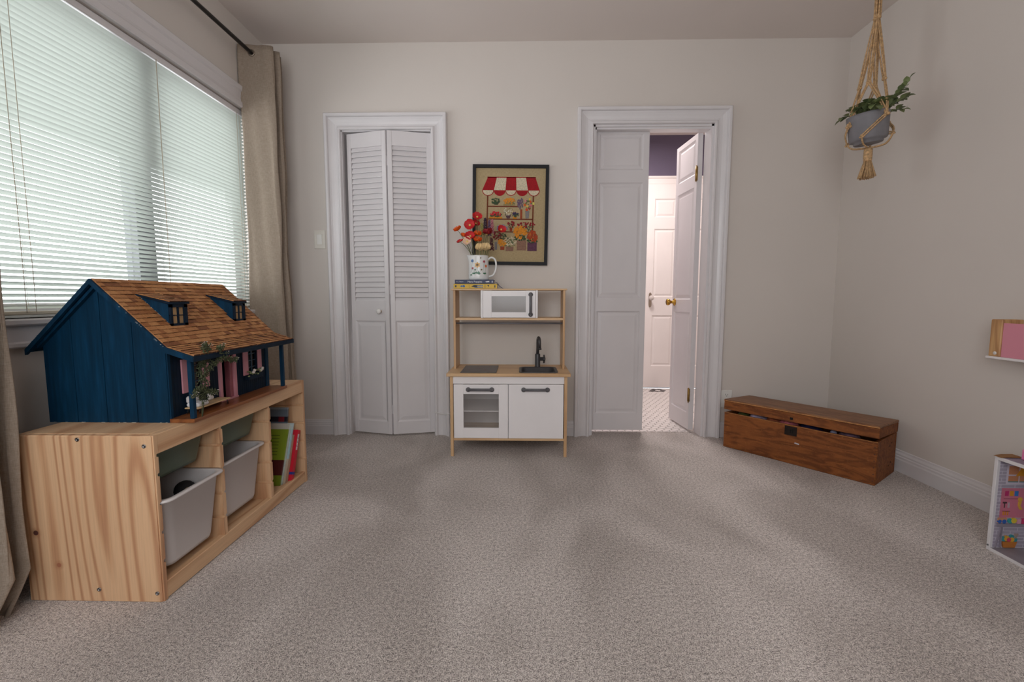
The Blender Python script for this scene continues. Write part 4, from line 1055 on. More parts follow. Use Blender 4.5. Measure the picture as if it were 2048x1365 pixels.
def flower(label, px, py, col, r, facing, cup=.5, y=2.892, n=5, side=0.3):
    h = head(px, py, y); o = thing('flower', label, 'flower', tuple(h), 'dried flowers in the floral jug')
    base = Vector((JX+max(-.035, min(.035, (h.x-JX)*.35)), JY+random.uniform(-.02, .02), JZ+.06))
    mid = Vector((JX+max(-.045, min(.045, (h.x-JX)*.55)), JY+random.uniform(-.015, .015), JZ+.152))
    fv = Vector(facing).normalized()
    part(MB().tube(cat_rom([base, mid, mid.lerp(h, .6)+Vector((0, 0, .01)), h-fv*.004], 5), .0017, 6), 'stem', m_stem, o)
    q = fv.to_track_quat('Z', 'Y').to_matrix().to_4x4(); M0 = Matrix.Translation(h) @ q
    for k in range(n):
        p = MB(); p.grid(petal(r*random.uniform(.88, 1.08), cup+random.uniform(-.12, .12)), True, M=M0 @ Matrix.Rotation(k*2*PI/n+side, 4, 'Z') @ Matrix.Translation((0, 0, .0006*k)))
        part(p, 'petal', pcol[col], o, fix=False)
    part(MB().ell((0, 0, .004), (r*.20, r*.20, r*.16), 10, 6, M=M0), 'flower_centre', m_eye, o)
    return o
flower('topmost red poppy of the jug bouquet', 955, 436, 'red', 0.0351, (.2, -.8, .6), .45)
flower('large open red poppy with pale centre facing the room left of the topmost one', 941, 452, 'red', 0.0351, (-.1, -1, .15), .35, 2.880)
flower('red poppy half hidden behind the large open one', 951, 448, 'red', 0.0281, (.5, -.6, .5), .6, 2.905)
flower('red poppy low in the bouquet beside the peach one', 942, 474, 'red', 0.0316, (-.1, -1, .3), .5, 2.872)
flower('dark red cup shaped poppy right of the bouquet middle', 974, 470, 'dark red', 0.0398, (.1, -.25, 1), 1.0, 2.885)
flower('red poppy reaching farthest right in front of the picture', 1002, 461, 'red', 0.0316, (.3, -.8, .4), .5, 2.89)
flower('small red poppy seen edge-on at the lower left', 922, 485, 'red', 0.0257, (-.5, -.4, .9), .4, 2.88)
flower('orange poppy reaching farthest left', 917, 462, 'orange', 0.0316, (-.5, -.3, .8), .75, 2.89)
flower('narrow orange poppy below the farthest left one', 927, 474, 'orange', 0.0234, (.2, -.1, 1), 1.1, 2.90)
flower('orange poppy right of the low red one', 955, 471, 'orange', 0.0304, (.1, -.5, .9), .8, 2.885)
flower('lower orange poppy above the cream peony', 956, 484, 'orange', 0.0339, (.1, -.4, 1), .75, 2.872)
flower('pale peach poppy just above the jug rim', 936, 485, 'peach', 0.0304, (-.2, -1, .4), .4, 2.866)
def peony(label, px, py, r, y):
    h = head(px, py, y); o = thing('flower', label, 'flower', tuple(h), 'dried flowers in the floral jug')
    part(MB().tube([(JX+.01, JY, JZ+.06), (h.x, h.y+.004, h.z-r*.6)], .0022, 6), 'stem', m_stem, o)
    for ring_, n, cp in ((.75, 4, 1.9), (.95, 6, 1.65), (1.1, 7, 1.35)):
        for k in range(n):
            p = MB().grid(petal(r*1.25*ring_, cp), True, M=Matrix.Translation(h-Vector((0, 0, r*.55))) @ Matrix.Rotation(k*2*PI/n+ring_*3, 4, 'Z'))
            part(p, 'petal', pcol['cream'], o, fix=False)
    part(MB().ell((h.x, h.y, h.z-r*.05), (r*.45, r*.45, r*.6), 10, 8), 'flower_heart', pcol['cream'], o)
peony('full cream peony bloom, the left of the pair at the jug rim', 961, 497, .030, 2.866)
peony('full cream peony bloom, the right of the pair at the jug rim', 972, 496, .031, 2.870)
def spike(label, px, py, col, L, r, y):
    h = head(px, py, y); o = thing('flower', label, 'flower', tuple(h), 'dried flowers in the floral jug')
    b_ = Vector((JX+(h.x-JX)*.4, JY+.01, JZ+.06))
    part(MB().tube(cat_rom([b_, b_.lerp(h, .5), h+Vector((0, 0, L*.5))], 5), .0015, 6), 'stem', m_stem, o)
    d_ = MB()
    for i in range(int(L/.0022)):
        t = i/(L/.0022); a_ = i*2.4; rr_ = r*(1-.55*t)
        d_.ell((h.x+rr_*math.cos(a_), h.y+rr_*math.sin(a_), h.z-L*.5+L*t), (.0055*(1-.3*t), .0055*(1-.3*t), .0042), 6, 4)
    part(d_, 'florets', plain('floret_%d' % (px), col, .8, var=.2, scale=90), o)
spike('dark purple lavender spike at the back of the bouquet', 970, 452, (62, 40, 72), .100, .011, 2.915)
spike('mauve delphinium spike behind the dark red poppy', 978, 455, (122, 88, 124), .095, .010, 2.925)
spike('pink delphinium spike at the back right of the bouquet', 984, 452, (196, 122, 134), .085, .009, 2.915)
spike('pale yellow grass spike left of the purple lavender', 964, 458, (186, 176, 100), .075, .011, 2.92)
spike('maroon dried spike low on the right of the bouquet', 983, 488, (84, 34, 46), .075, .011, 2.90)

# ------------------------------------------------------------------ framed embroidery
pf = thing('framed_embroidery', 'black framed embroidery of a flower stall above the play kitchen', 'picture', (-.0755, YB-.001, 1.458), local=True)
pf.rotation_euler = (0, math.radians(.8), 0)
PW, PH, FR = .4885, .634, .0205
fm = MB()
fm.prism([(-PW/2, -PH/2), (PW/2, -PH/2), (PW/2-FR, -PH/2+FR), (-PW/2+FR, -PH/2+FR)], 'y', -.024, 0).prism([(-PW/2, PH/2), (PW/2, PH/2), (PW/2-FR, PH/2-FR), (-PW/2+FR, PH/2-FR)], 'y', -.024, 0)
fm.prism([(-PW/2, -PH/2), (-PW/2, PH/2), (-PW/2+FR, PH/2-FR), (-PW/2+FR, -PH/2+FR)], 'y', -.024, 0).prism([(PW/2, -PH/2), (PW/2, PH/2), (PW/2-FR, PH/2-FR), (PW/2-FR, -PH/2+FR)], 'y', -.024, 0)
part(fm, 'frame', plain('black_frame', (30, 30, 33), .55, var=.08, spec=.25), pf)
def fabric():
    k = NT('oatmeal_weave'); a_ = k.noise(k.coord((900, 900, 60)), 1, 1); b_ = k.noise(k.coord((60, 900, 900)), 1, 1)
    f = k.math('ADD', k.math('MULTIPLY', a_, .5), k.math('MULTIPLY', b_, .5))
    k.base(k.ramp(f, [(.36, (158, 138, 102)), (.62, (186, 166, 128))])); k.rough(.95); k.bump(f, .3, .001); return k.m
part(MB().box(-PW/2+.006, PW/2-.006, -.010, -.002, -PH/2+.006, PH/2-.006), 'fabric', fabric(), pf)
def C(cx, cy): return ((cx-568)/940*PW, (690-cy)/1268*PH)
MC = {}
def em(col):
    if col not in MC: MC[col] = plain('thread_%d_%d_%d' % col, col, .85, var=.14, scale=160, bump=.5, bscale=500, bdist=.001)
    return MC[col]
LAY = [0]
def emb(name, polys, col, joined=False):
    LAY[0] += 1; y = -.0102-.00004*LAY[0]
    if joined:
        d_ = MB()
        for p in polys: d_.prism([C(*q) for q in p], 'y', y-.0012-random.uniform(0, .0016), -.0098)
        return part(d_, name, em(col), pf)
    for p in polys: o = part(MB().prism([C(*q) for q in p], 'y', y-.0012, -.0098), name, em(col), pf)
    return o
RED, CRM, BRN = (158, 10, 22), (208, 196, 168), (112, 52, 26)
top = [285, 395, 515, 635, 755, 872]; bot = [214, 360, 503, 640, 782, 928]
emb('awning_stripe', [[(top[i], 208), (top[i+1], 208), (bot[i+1], 376), (bot[i], 376)] for i in (0, 2, 4)]+[[(280, 204), (876, 204), (878, 216), (278, 216)]], RED)
emb('awning_stripe', [[(top[i], 216), (top[i+1], 216), (bot[i+1], 372), (bot[i], 372)] for i in (1, 3)], CRM)
def scal(i, k): 
    c_ = (bot[i]+bot[i+1])/2; r = (bot[i+1]-bot[i])/2*k
    return [(c_+r*math.cos(t), 374+r*.98*math.sin(t)) for t in [PI*j_/14 for j_ in range(15)]]
emb('awning_scallop', [scal(i, 1.0) for i in range(5)], RED)
emb('awning_scallop', [scal(i, .88) for i in (0, 2, 4)], CRM)
def line(x0, y0, x1, y1, w_): 
    return [(x0-w_/2, y0), (x0+w_/2, y0), (x1+w_/2, y1), (x1-w_/2, y1)] if abs(y1-y0) > abs(x1-x0) else [(x0, y0-w_/2), (x1, y1-w_/2), (x1, y1+w_/2), (x0, y0+w_/2)]
emb('stall_frame', [line(284, 438, 276, 900, 17), line(850, 438, 846, 890, 17), line(290, 577, 660, 577, 14), line(290, 738, 845, 738, 15), line(290, 900, 800, 900, 14)], BRN)
def rect(x0, y0, x1, y1, tp=0): return [(x0, y0), (x1, y0), (x1-tp, y1), (x0+tp, y1)]
emb('stitched_pot', [rect(690, 612, 716, 732), rect(560, 842, 596, 890, 4), rect(446, 1088, 500, 1132, 2)], (150, 64, 34))
emb('stitched_pot', [rect(752, 630, 804, 726, 6), rect(376, 1030, 408, 1130)], (128, 122, 120))
emb('stitched_pot', [rect(515, 1088, 612, 1146), rect(654, 1005, 772, 1134)], (142, 106, 88))
emb('stitched_pot', [rect(786, 1030, 904, 1142)], (96, 58, 80))
emb('stitched_pot', [rect(306, 708, 466, 730), rect(600, 704, 650, 732, 3)], (206, 132, 30))
emb('stitched_pot', [rect(480, 540, 622, 566)], (148, 130, 84))
emb('stitched_pot', [[(506, 686), (578, 686), (560, 728), (524, 728)], [(346, 520), (428, 520), (410, 556), (366, 556)]], (86, 60, 66))
def blobs(name, cx, cy, rx, ry, n, s_, col, sh=None):
    ps = []
    for i in range(n):
        t = random.random()*2*PI; q = math.sqrt(random.random()); x, y = cx+rx*q*math.cos(t), cy+ry*q*math.sin(t); r = s_*random.uniform(.7, 1.2)
        a0 = random.random(); ps.append([(x+r*math.cos(a0+PI*k/3), y+r*math.sin(a0+PI*k/3)) for k in range(6)])
    o = emb(name, ps, col, True); o['kind'] = 'stuff'; return o
G = (58, 78, 48)
blobs('stitched_leaves', 386, 510, 54, 40, 46, 9, G); blobs('stitched_leaves', 555, 530, 68, 20, 26, 7, (104, 112, 62))
blobs('stitched_blooms', 548, 508, 76, 36, 42, 11, (216, 138, 40)); blobs('stitched_blooms', 692, 530, 42, 76, 60, 7, (104, 82, 112))
blobs('stitched_leaves', 784, 560, 50, 66, 22, 8, (96, 110, 64))
for cx, cy, col in ((758, 502, (206, 126, 134)), (804, 482, (222, 190, 90)), (818, 516, (214, 86, 40)), (746, 552, (214, 98, 40)), (774, 572, (220, 180, 90)), (820, 562, (206, 110, 120)), (768, 612, (206, 70, 36)), (804, 604, (160, 28, 40)), (852, 540, (216, 206, 100))): blobs('stitched_blooms', cx, cy, 13, 13, 10, 9, col)
blobs('stitched_leaves', 390, 692, 80, 20, 36, 8, G); blobs('stitched_blooms', 390, 672, 74, 26, 40, 10, (196, 40, 48))
blobs('stitched_blooms', 536, 640, 56, 50, 40, 6, (222, 212, 188)); blobs('stitched_leaves', 536, 640, 60, 54, 22, 4, (70, 72, 50))
blobs('stitched_leaves', 632, 690, 36, 24, 24, 8, G); blobs('stitched_blooms', 632, 668, 36, 18, 22, 9, (60, 40, 84))
blobs('stitched_blooms', 468, 850, 78, 40, 70, 8, (140, 128, 152))
blobs('stitched_leaves', 580, 820, 44, 34, 20, 6, G); blobs('stitched_blooms', 582, 796, 44, 34, 16, 10, (140, 20, 34))
blobs('stitched_leaves', 790, 850, 84, 40, 34, 6, G); blobs('stitched_blooms', 760, 806, 116, 30, 22, 12, (140, 20, 34))
blobs('stitched_leaves', 700, 972, 92, 36, 60, 9, G); blobs('stitched_blooms', 696, 900, 80, 80, 130, 12, (214, 134, 34))
blobs('stitched_leaves', 848, 1010, 64, 34, 30, 9, G); blobs('stitched_blooms', 848, 955, 62, 74, 100, 12, (166, 64, 30)); blobs('stitched_blooms', 848, 955, 58, 70, 26, 5, (220, 150, 60))
blobs('stitched_leaves', 470, 960, 90, 40, 30, 8, G); blobs('stitched_blooms', 404, 950, 56, 50, 36, 10, (128, 24, 36))
blobs('stitched_leaves', 566, 1040, 80, 50, 46, 7, (104, 116, 76)); blobs('stitched_blooms', 570, 1020, 84, 56, 80, 6, (220, 204, 176))
blobs('stitched_blooms', 472, 1040, 54, 44, 46, 10, (216, 140, 36))

# ------------------------------------------------------------------ wooden chest
CW, CD = .776, .314
m_ch = None
def chest_wood():
    k = NT('aged_chest_pine'); v = k.coord((.16, 1, 1))
    n = k.noise(v, 16, 3, .6, .4); w_ = k.math('SINE', k.math('MULTIPLY', n, 34)); w_ = k.math('MULTIPLY_ADD', w_, .5); w_.node.inputs[2].default_value = .5
    c = k.ramp(w_, [(0, (146, 86, 42)), (.6, (132, 76, 36)), (1, (112, 62, 30))])
    st_ = k.noise(k.coord((.7, 1, 1)), 9, 4, .65)
    c = k.mix(k.ramp(st_, [(.45, (0, 0, 0)), (.75, (190, 190, 190))]), c, (96, 50, 24))
    sc_ = k.noise(k.coord((1, 1, 1.6)), 60, 4, .75)
    c = k.mix(k.ramp(sc_, [(.56, (0, 0, 0)), (.72, (190, 190, 190))]), c, (186, 122, 66))
    k.base(c); k.rough(.62); k.b.inputs['Specular IOR Level'].default_value = .3; k.bump(sc_, .25, .002); return k.m
m_ch = chest_wood()
def chest_top():
    k = NT('worn_chest_lid'); v = k.coord((.14, 1, 1)); n = k.noise(v, 18, 3, .6, .3)
    w_ = k.math('SINE', k.math('MULTIPLY', n, 40)); w_ = k.math('MULTIPLY_ADD', w_, .5); w_.node.inputs[2].default_value = .5
    k.base(k.ramp(w_, [(0, (150, 106, 70)), (.6, (136, 92, 60)), (1, (112, 72, 46))])); k.rough(.5); return k.m
m_cht = chest_top()
m_edge = plain('worn_bare_edge', (196, 134, 78), .6, var=.2, scale=60)
cs = thing('wooden_chest', 'old brown wooden chest with its lid ajar in the corner', 'chest', (1.264, 2.847, 0), rz=math.atan2(-.61, .48), local=True)
part(MB().cbox(0, CW, 0, .020, 0, .219, .003), 'front_board', m_ch, cs)
part(MB().cbox(0, CW, CD-.020, CD, 0, .219, .003), 'rear_board', m_ch, cs)
for x0 in (0, CW-.020): part(MB().cbox(x0+.0004, x0+.0196, .0195, CD-.0195, 0, .2188, .002), 'side_board', m_ch, cs)
part(MB().box(.02, CW-.02, .02, CD-.02, .004, .018), 'bottom_board', m_ch, cs)
# lid hinged at the back, held up a little by what is inside
ltilt = math.radians(-3.3)
lid = MB(); LM = Matrix.Translation((0, CD, .2205)) @ Matrix.Rotation(ltilt, 4, 'X')
lid.cbox(-.003, CW+.003, -CD-.003, -CD+.017, 0, .050, .002, LM).cbox(-.003, CW+.003, -.020, 0, 0, .050, .002, LM).cbox(-.0028, .017, -CD+.017, -.020, 0, .0498, .002, LM).cbox(CW-.017, CW+.0028, -CD+.017, -.020, 0, .0498, .002, LM)
lido = part(lid, 'lid', m_ch, cs)
part(MB().cbox(-.004, CW+.004, -CD-.005, .002, .050, .0635, .003, LM), 'lid_board', m_cht, lido)
part(MB().cbox(-.0042, CW+.0042, -CD-.0054, -CD-.0044, .052, .0560, .0004, LM), 'worn_edge', m_edge, lido)
lk = part(MB().box(.352, .415, -.0015, .001, .162, .213), 'lock_plate', plain('dark_iron', (44, 36, 32), .5, metal=.6, var=.2), cs)
part(MB().lathe([(.004, 0), (.004, .001)], 10, M=TR(.384, -.0012, .192, PI/2, 0, 0)).box(.382, .386, -.0022, -.0012, .176, .192).box(.392, .396, -.0024, -.0012, .176, .200), 'keyhole', m_dark, lk)
part(MB().box(.376, .392, -.0035-CD, -.0028-CD, .012, .026, LM), 'hasp_scar', m_dark, lido)
part(MB().prism([(.404, .122), (.428, .118), (.430, .125), (.408, .128)], 'y', -.0008, .0004), 'paint_scar', plain('pale_scar', (206, 200, 204), .7), cs)
for x, z in ((CW, .165), (CW, .060)):
    for dy in (.20, .235): part(MB().lathe([(.005, 0), (.004, .0008)], 8, M=TR(CW-.0002, dy, z+(.012 if dy > .21 else 0), 0, PI/2, 0)), 'nail_hole', m_dark, cs)
# dovetail end grain on the near front corner
dv = MB()
for i in range(6): dv.box(CW-.013, CW-.007, -.0004, .0004, .020+.034*i, .025+.034*i)
part(dv, 'dovetail', plain('dovetail_end_grain', (84, 46, 26), .6, var=.2), cs)
part(MB().box(0, CW, -.0004, .004, .2175, .2196), 'worn_edge', m_edge, cs)
# things stuffed in the chest
cm = cs.matrix_basis
def in_chest(label, cat, u, v, z, r, col, name, jit=.12):
    p = Matrix.Translation(cs.location) @ Matrix.Rotation(cs.rotation_euler.z, 4, 'Z') @ Vector((u, v, z))
    mb = MB().ell((0, 0, 0), r, 18, 12, jit=jit, M=Matrix.Translation(p) @ Matrix.Rotation(cs.rotation_euler.z, 4, 'Z'))
    single(mb, name, plain(name+'_%d' % int(u*1000), col, .8, var=.25, scale=40), label, cat, 'things stuffed into the wooden chest')
in_chest('olive green cloth at the left end of the open chest', 'cloth', .085, .075, .196, (.030, .05, .036), (86, 92, 44), 'dress_up_cloth')
in_chest('lavender and silver fabric near the left end of the open chest', 'cloth', .170, .075, .196, (.058, .05, .040), (178, 160, 186), 'dress_up_cloth')
in_chest('orange patterned fabric between the lavender and pink pieces in the chest', 'cloth', .262, .075, .196, (.036, .05, .038), (168, 92, 60), 'dress_up_cloth')
in_chest('pink fabric above the lock plate in the open chest', 'cloth', .345, .075, .196, (.052, .05, .040), (206, 110, 118), 'dress_up_cloth')
in_chest('dark blue fabric right of the lock plate in the open chest', 'cloth', .452, .080, .192, (.060, .05, .036), (34, 36, 82), 'dress_up_cloth')
in_chest('pale lilac toy block peeking from the right half of the open chest', 'toy', .565, .072, .206, (.016, .016, .016), (190, 186, 214), 'small_toy', .05)
in_chest('mauve flecked cloth right of the lilac toy block in the chest', 'cloth', .632, .078, .198, (.050, .045, .028), (128, 100, 118), 'dress_up_cloth')

# ------------------------------------------------------------------ hanging planter
HPX, HPY, PZ0, PS = 1.728, 2.42, 1.692, 1.1   # pot axis, underside and size factor
pot = thing('plant_pot', 'grey ceramic pot hanging in the macrame holder', 'plant pot', (HPX, HPY, PZ0), local=True); pot.scale = (PS, PS, PS)
pot.rotation_euler = (math.radians(3), math.radians(-7), 0)
part(MB().lathe([(.052, 0), (.056, .004), (.056, .012), (.068, .015), (.072, .022), (.080, .118), (.080, .126), (.076, .128), (.074, .122), (.072, .100), (.001, .100)], 36), 'pot_body', m_pot, pot)
part(MB().lathe([(.072, .1005), (.04, .106), (.001, .108)], 24, cap=False), 'soil', m_soil, pot)
pm = Matrix.Translation((HPX, HPY, PZ0)) @ pot.rotation_euler.to_matrix().to_4x4()
pln = thing('trailing_plant', 'leafy green trailing plant growing in the hanging pot', 'plant', (HPX, HPY, PZ0+.11*PS), local=True); pln.scale = (PS, PS, PS)
def leaf_mesh(m):
    R = []
    for i in range(6):
        t = i/5; w_ = math.sin(PI*min(1, t*1.02))**.8*.38; R.append([(t, s_*w_, .10*math.sin(PI*t)-.12*t*t+.10*abs(s_)*w_*2) for s_ in (-1, -.5, 0, .5, 1)])
    return MB().grid(R, True).mesh('leaf', m, fix=False)
lms = [leaf_mesh(m) for m in m_leaf]
cd_ = Vector((-HPX, -HPY, 0)).normalized(); rt_ = Vector((-cd_.y, cd_.x, 0))
def sprig(pts, n, size):
    pts = cat_rom(pts, 6); part(MB().tube([tuple(p) for p in pts], .0016, 5), 'stem', m_vine, pln)
    for i in range(n):
        p = pts[int((i+1)/n*(len(pts)-1))]
        d_ = (pts[min(len(pts)-1, int((i+1)/n*(len(pts)-1))+1)]-pts[max(0, int((i+1)/n*(len(pts)-1))-1)]).normalized()
        for sd in (-1, 1) if i < n-1 else (0,):
            ax = d_.cross(Vector((random.uniform(-.5, .5), random.uniform(-.5, .5), 1))).normalized()*sd
            v_ = (d_*.8+ax*.9+Vector((0, 0, random.uniform(-.1, .35)))).normalized() if sd else d_
            o = link('leaf', random.choice(lms), pln, p); s_ = size*random.uniform(.75, 1.15)
            o.scale = (s_, s_, s_); o.rotation_mode = 'QUATERNION'; o.rotation_quaternion = v_.to_track_quat('X', 'Z')
for k in range(17):
    t = 2*PI*k/17; r0 = .030; rr_ = random.uniform(.045, .066); hh = random.uniform(.045, .075)
    sprig([(r0*math.cos(t), r0*math.sin(t), -.01), (rr_*.8*math.cos(t), rr_*.8*math.sin(t), hh*.7), (rr_*1.15*math.cos(t+.3), rr_*1.15*math.sin(t+.3), hh*.85)], 4, .034)
R3 = Vector((-rt_.x, -rt_.y, 0)) if rt_.x < 0 else rt_
def sv(r, z, f=0.0): return tuple(R3*r+cd_*f+Vector((0, 0, z)))
sprig([sv(.03, 0), sv(.065, .06), sv(.105, .10), sv(.128, .135)], 8, .036)
sprig([sv(.04, 0), sv(.075, .04), sv(.105, .055), sv(.118, .06)], 6, .036)
sprig([sv(.05, 0), sv(.085, .018), sv(.115, .015)], 5, .034)
sprig([sv(.04, 0, .03), sv(.070, .045, .03), sv(.098, .080, .02)], 5, .036)
sprig([sv(-.05, .0, .02), sv(-.08, .02, .03), sv(-.105, .008, .03)], 4, .036)
sprig([sv(-.02, 0, .05), sv(-.03, .035, .07), sv(-.05, .02, .085)], 5, .036)
sprig([sv(.02, 0, .05), sv(.01, .04, .07), sv(.02, .025, .09)], 5, .036)
hg = thing('macrame_hanger', 'tan macrame rope hanger with tassel holding the grey pot', 'plant hanger', (HPX, HPY, 1.5226), local=True); hg.scale = (PS, PS, PS)
Z0 = 1.468
def L_(x, y, z): return Vector((x, y, z-Z0))
def polar(a_, r, z): return L_(R3.x*r*math.cos(a_)-cd_.x*r*math.sin(a_)*-1, R3.y*r*math.cos(a_)-cd_.y*r*math.sin(a_)*-1, z)
KNOT = L_(.002, 0, 2.165)
HKZ = Z0+(ZC-1.5226)/PS
hook = L_(0, 0, HKZ)
def rope(pts, r=.0034, n=6, name='cord'): return part(MB().tube(cat_rom(pts, n), r, 7), name, m_twine, hg)
def knot(p, s_=.011, zz=1.0):
    m_ = MB()
    for q in range(5):
        a_ = q*2*PI/5; m_.ell((p.x+s_*.45*math.cos(a_), p.y+s_*.45*math.sin(a_), p.z+s_*.35*math.sin(a_*2)), (s_*.62, s_*.62, s_*.52*zz), 10, 7)
    return part(m_, 'knot', m_twine, hg)
for q in range(7):
    a_ = q*2*PI/7; rope([hook+Vector((.004*math.cos(a_), .004*math.sin(a_), 0)), KNOT+Vector((.010*math.cos(a_), .010*math.sin(a_), .1)), KNOT+Vector((.011*math.cos(a_), .011*math.sin(a_), 0))], .0034)
knot(KNOT, .015)
part(MB().tube([(0, 0, HKZ-Z0-.03), (0, 0, HKZ-Z0)], .003, 8).lathe([(.012, 0), (.012, .004)], 12, (0, 0, HKZ-Z0-.0045)), 'ceiling_hook', m_black, hg)
legs = [(PI*.62, 1.885, .036), (PI*.03, 1.895, .042), (-PI*.42, 1.885, .045), (-PI*.95, 1.878, .046)]
nets = [(PI*.28, 1.722, .090), (-PI*.25, 1.722, .092), (-PI*.67, 1.704, .090), (PI*.80, 1.700, .092)]
lowr = [(PI*.60, 1.640, .080), (PI*.01, 1.654, .086), (-PI*.47, 1.640, .080), (-PI*.94, 1.634, .080)]
for i, (a_, z, r) in enumerate(legs):
    p = polar(a_, r, z)
    for q in range(3):
        w_ = Vector((.0055*math.cos(q*2.1), .0055*math.sin(q*2.1), 0)); rope([KNOT+w_*1.6, KNOT.lerp(p, .5)+w_*1.6, p+w_], .0034, 4)
    knot(p, .010, 1.3)
    for nk in (nets[i], nets[(i-1) % 4]):
        e = polar(*((nk[0], nk[2], nk[1])))
        for q in (-1, 1):
            w_ = (e-p).cross(Vector((p.x+e.x, p.y+e.y, 0))).normalized()*.0042*q; m_ = p.lerp(e, .55); m_ = Vector((m_.x*1.08, m_.y*1.08, m_.z)); rope([p+w_, m_+w_, e+w_], .0032, 4)
for i, (a_, z, r) in enumerate(nets):
    e = polar(a_, r, z); knot(e, .0125)
    for lk_ in (lowr[i], lowr[(i+1) % 4] if False else lowr[(i-1) % 4]):
        g_ = polar(lk_[0], lk_[2], lk_[1])
        for q in (-1, 1):
            w_ = (g_-e).cross(Vector((g_.x+e.x, g_.y+e.y, 0))).normalized()*.0042*q; m_ = e.lerp(g_, .5); m_ = m_+Vector((m_.x, m_.y, 0)).normalized()*.010; rope([e+w_, m_+w_, g_+w_], .0032, 4)
BOT = L_(.002, 0, 1.604)
for a_, z, r in lowr:
    g_ = polar(a_, r, z); knot(g_, .009)
    for q in (-1, 1):
        w_ = Vector((.003*q, .003*q, 0)); rope([g_+w_, polar(a_, r*.72, 1.612)+w_, BOT+w_], .0032, 4)
part(MB().lathe([(.012, 0), (.0165, .003), (.0175, .025), (.0165, .052), (.012, .056)], 16, (.002, 0, 1.546-Z0)), 'wrap_knot', m_twine, hg)
ts = MB()
for q in range(90):
    a_ = random.random()*2*PI; r0 = .013*math.sqrt(random.random()); r1 = r0*2.4+.004
    ts.tube([(.002+r0*math.cos(a_), r0*math.sin(a_), 1.548-Z0), (.002+(r0+r1)*.5*math.cos(a_+.1), (r0+r1)*.5*math.sin(a_+.1), 1.51-Z0), (.002+r1*math.cos(a_), r1*math.sin(a_), random.uniform(0, .008))], .0021, 5)
part(ts, 'tassel', m_twine, hg)['kind'] = 'stuff'

# ------------------------------------------------------------------ right wall shelf with pink front
ws = thing('wall_shelf', 'small wall shelf with pink front panel and pine end block', 'shelf', (1.99, 1.45, .676))
part(MB().cbox(1.945, XR-.0005, 1.906, 1.952, .686, .838, .003), 'end_block', wood('pine_block', (214, 170, 118), (196, 148, 98), (168, 118, 74), 'z', 7, 12, .15, .5), ws)
part(MB().cbox(1.945, XR-.0005, .930, .976, .686, .838, .003), 'end_block', m_pine_z, ws)
part(MB().cbox(1.938, XR-.0005, .930, 1.956, .676, .686, .002), 'shelf_board', m_kwhite, ws)
part(MB().cbox(1.950, 1.955, .976, 1.906, .686, .824, .001), 'front_panel', tinted('pink_acrylic', (240, 160, 178), .2, .15), ws)
part(MB().lathe([(.007, 0), (.007, .002), (.003, .003)], 14, M=TR(1.9455, 1.924, .700, 0, -PI/2, 0)), 'screw_cap', m_porc, ws)
part(MB().box(1.9443, 1.9452, 1.917, 1.931, .699, .701).box(1.9425, 1.9435, 1.9215, 1.9265, .6995, .7005), 'screw_slot', m_dark, ws)

# ------------------------------------------------------------------ printed play house by the right wall
ph = thing('play_house', 'white edged toy house open at the front with a printed craft room', 'dollhouse', (1.866, 1.36, 0))
PX0, PX1, PY0, PY1, PH_ = 1.722, 2.012, 1.060, 1.668, .354
m_edgew = plain('white_board_edge', (228, 224, 226), .45, var=.02)
def brick_print():
    k = NT('printed_grey_brick'); b_ = k.n('ShaderNodeTexBrick'); v = k.coord((1, 1, 1), (PI/2, 0, 0))
    b_.inputs['Color1'].default_value = rgba((176, 168, 182)); b_.inputs['Color2'].default_value = rgba((164, 156, 172)); b_.inputs['Mortar'].default_value = rgba((206, 200, 210))
    b_.inputs['Scale'].default_value = 1.0; b_.inputs['Mortar Size'].default_value = .0012; b_.inputs['Brick Width'].default_value = .050; b_.inputs['Row Height'].default_value = .0125
    k.l(v, b_.inputs['Vector']); k.base(b_.outputs['Color']); k.rough(.45); return k.m
m_brickp = brick_print()
part(MB().cbox(PX0, PX1, PY1-.012, PY1, 0, PH_, .001), 'end_panel', m_edgew, ph)
part(MB().box(PX0+.010, PX1-.012, PY1-.0126, PY1-.012, .012, PH_-.012), 'printed_wall', m_brickp, ph)
part(MB().cbox(PX0, PX1, PY0, PY0+.012, 0, PH_, .001), 'end_panel', m_edgew, ph)
part(MB().cbox(PX0+.001, PX1, PY0+.012, PY1-.012, 0, .011, .001), 'floor_panel', plain('printed_grey_floor', (150, 142, 148), .45, var=.08, scale=14), ph)
part(MB().cbox(PX0-.0005, PX0+.0015, PY0+.012, PY1-.012, 0, .0112, .0004), 'floor_edge', m_edgew, ph)
rf = part(MB().cbox(PX0+.001, PX1, PY0+.012, PY1-.012, PH_-.012, PH_, .001), 'top_panel', plain('printed_lilac_top', (152, 140, 158), .5, var=.15, scale=10), ph)
part(MB().cbox(PX0-.0005, PX0+.0015, PY0+.012, PY1-.012, PH_-.0122, PH_+.0002, .0004), 'top_edge', m_edgew, rf)
part(MB().prism([(PX0-.008, PH_+.0015), (PX0+.02, PH_+.006), (PX0+.06, PH_+.0065), (PX0+.06, PH_+.0005), (PX0+.02, PH_+.003)], 'y', PY1-.030, PY1-.001), 'peeled_edge', plain('bare_fibreboard', (150, 108, 66), .8, var=.1), rf)
part(MB().cbox(PX1-.010, PX1, PY0+.012, PY1-.012, .011, PH_-.012, .001), 'back_panel', m_brickp, ph)
part(MB().lathe([(.0035, 0), (.0035, .0012)], 10, M=TR(PX0-.0002, PY1-.006, .018, 0, -PI/2, 0)), 'screw', m_grey_plastic, ph)
YP = PY1-.0127; LP_ = [0]
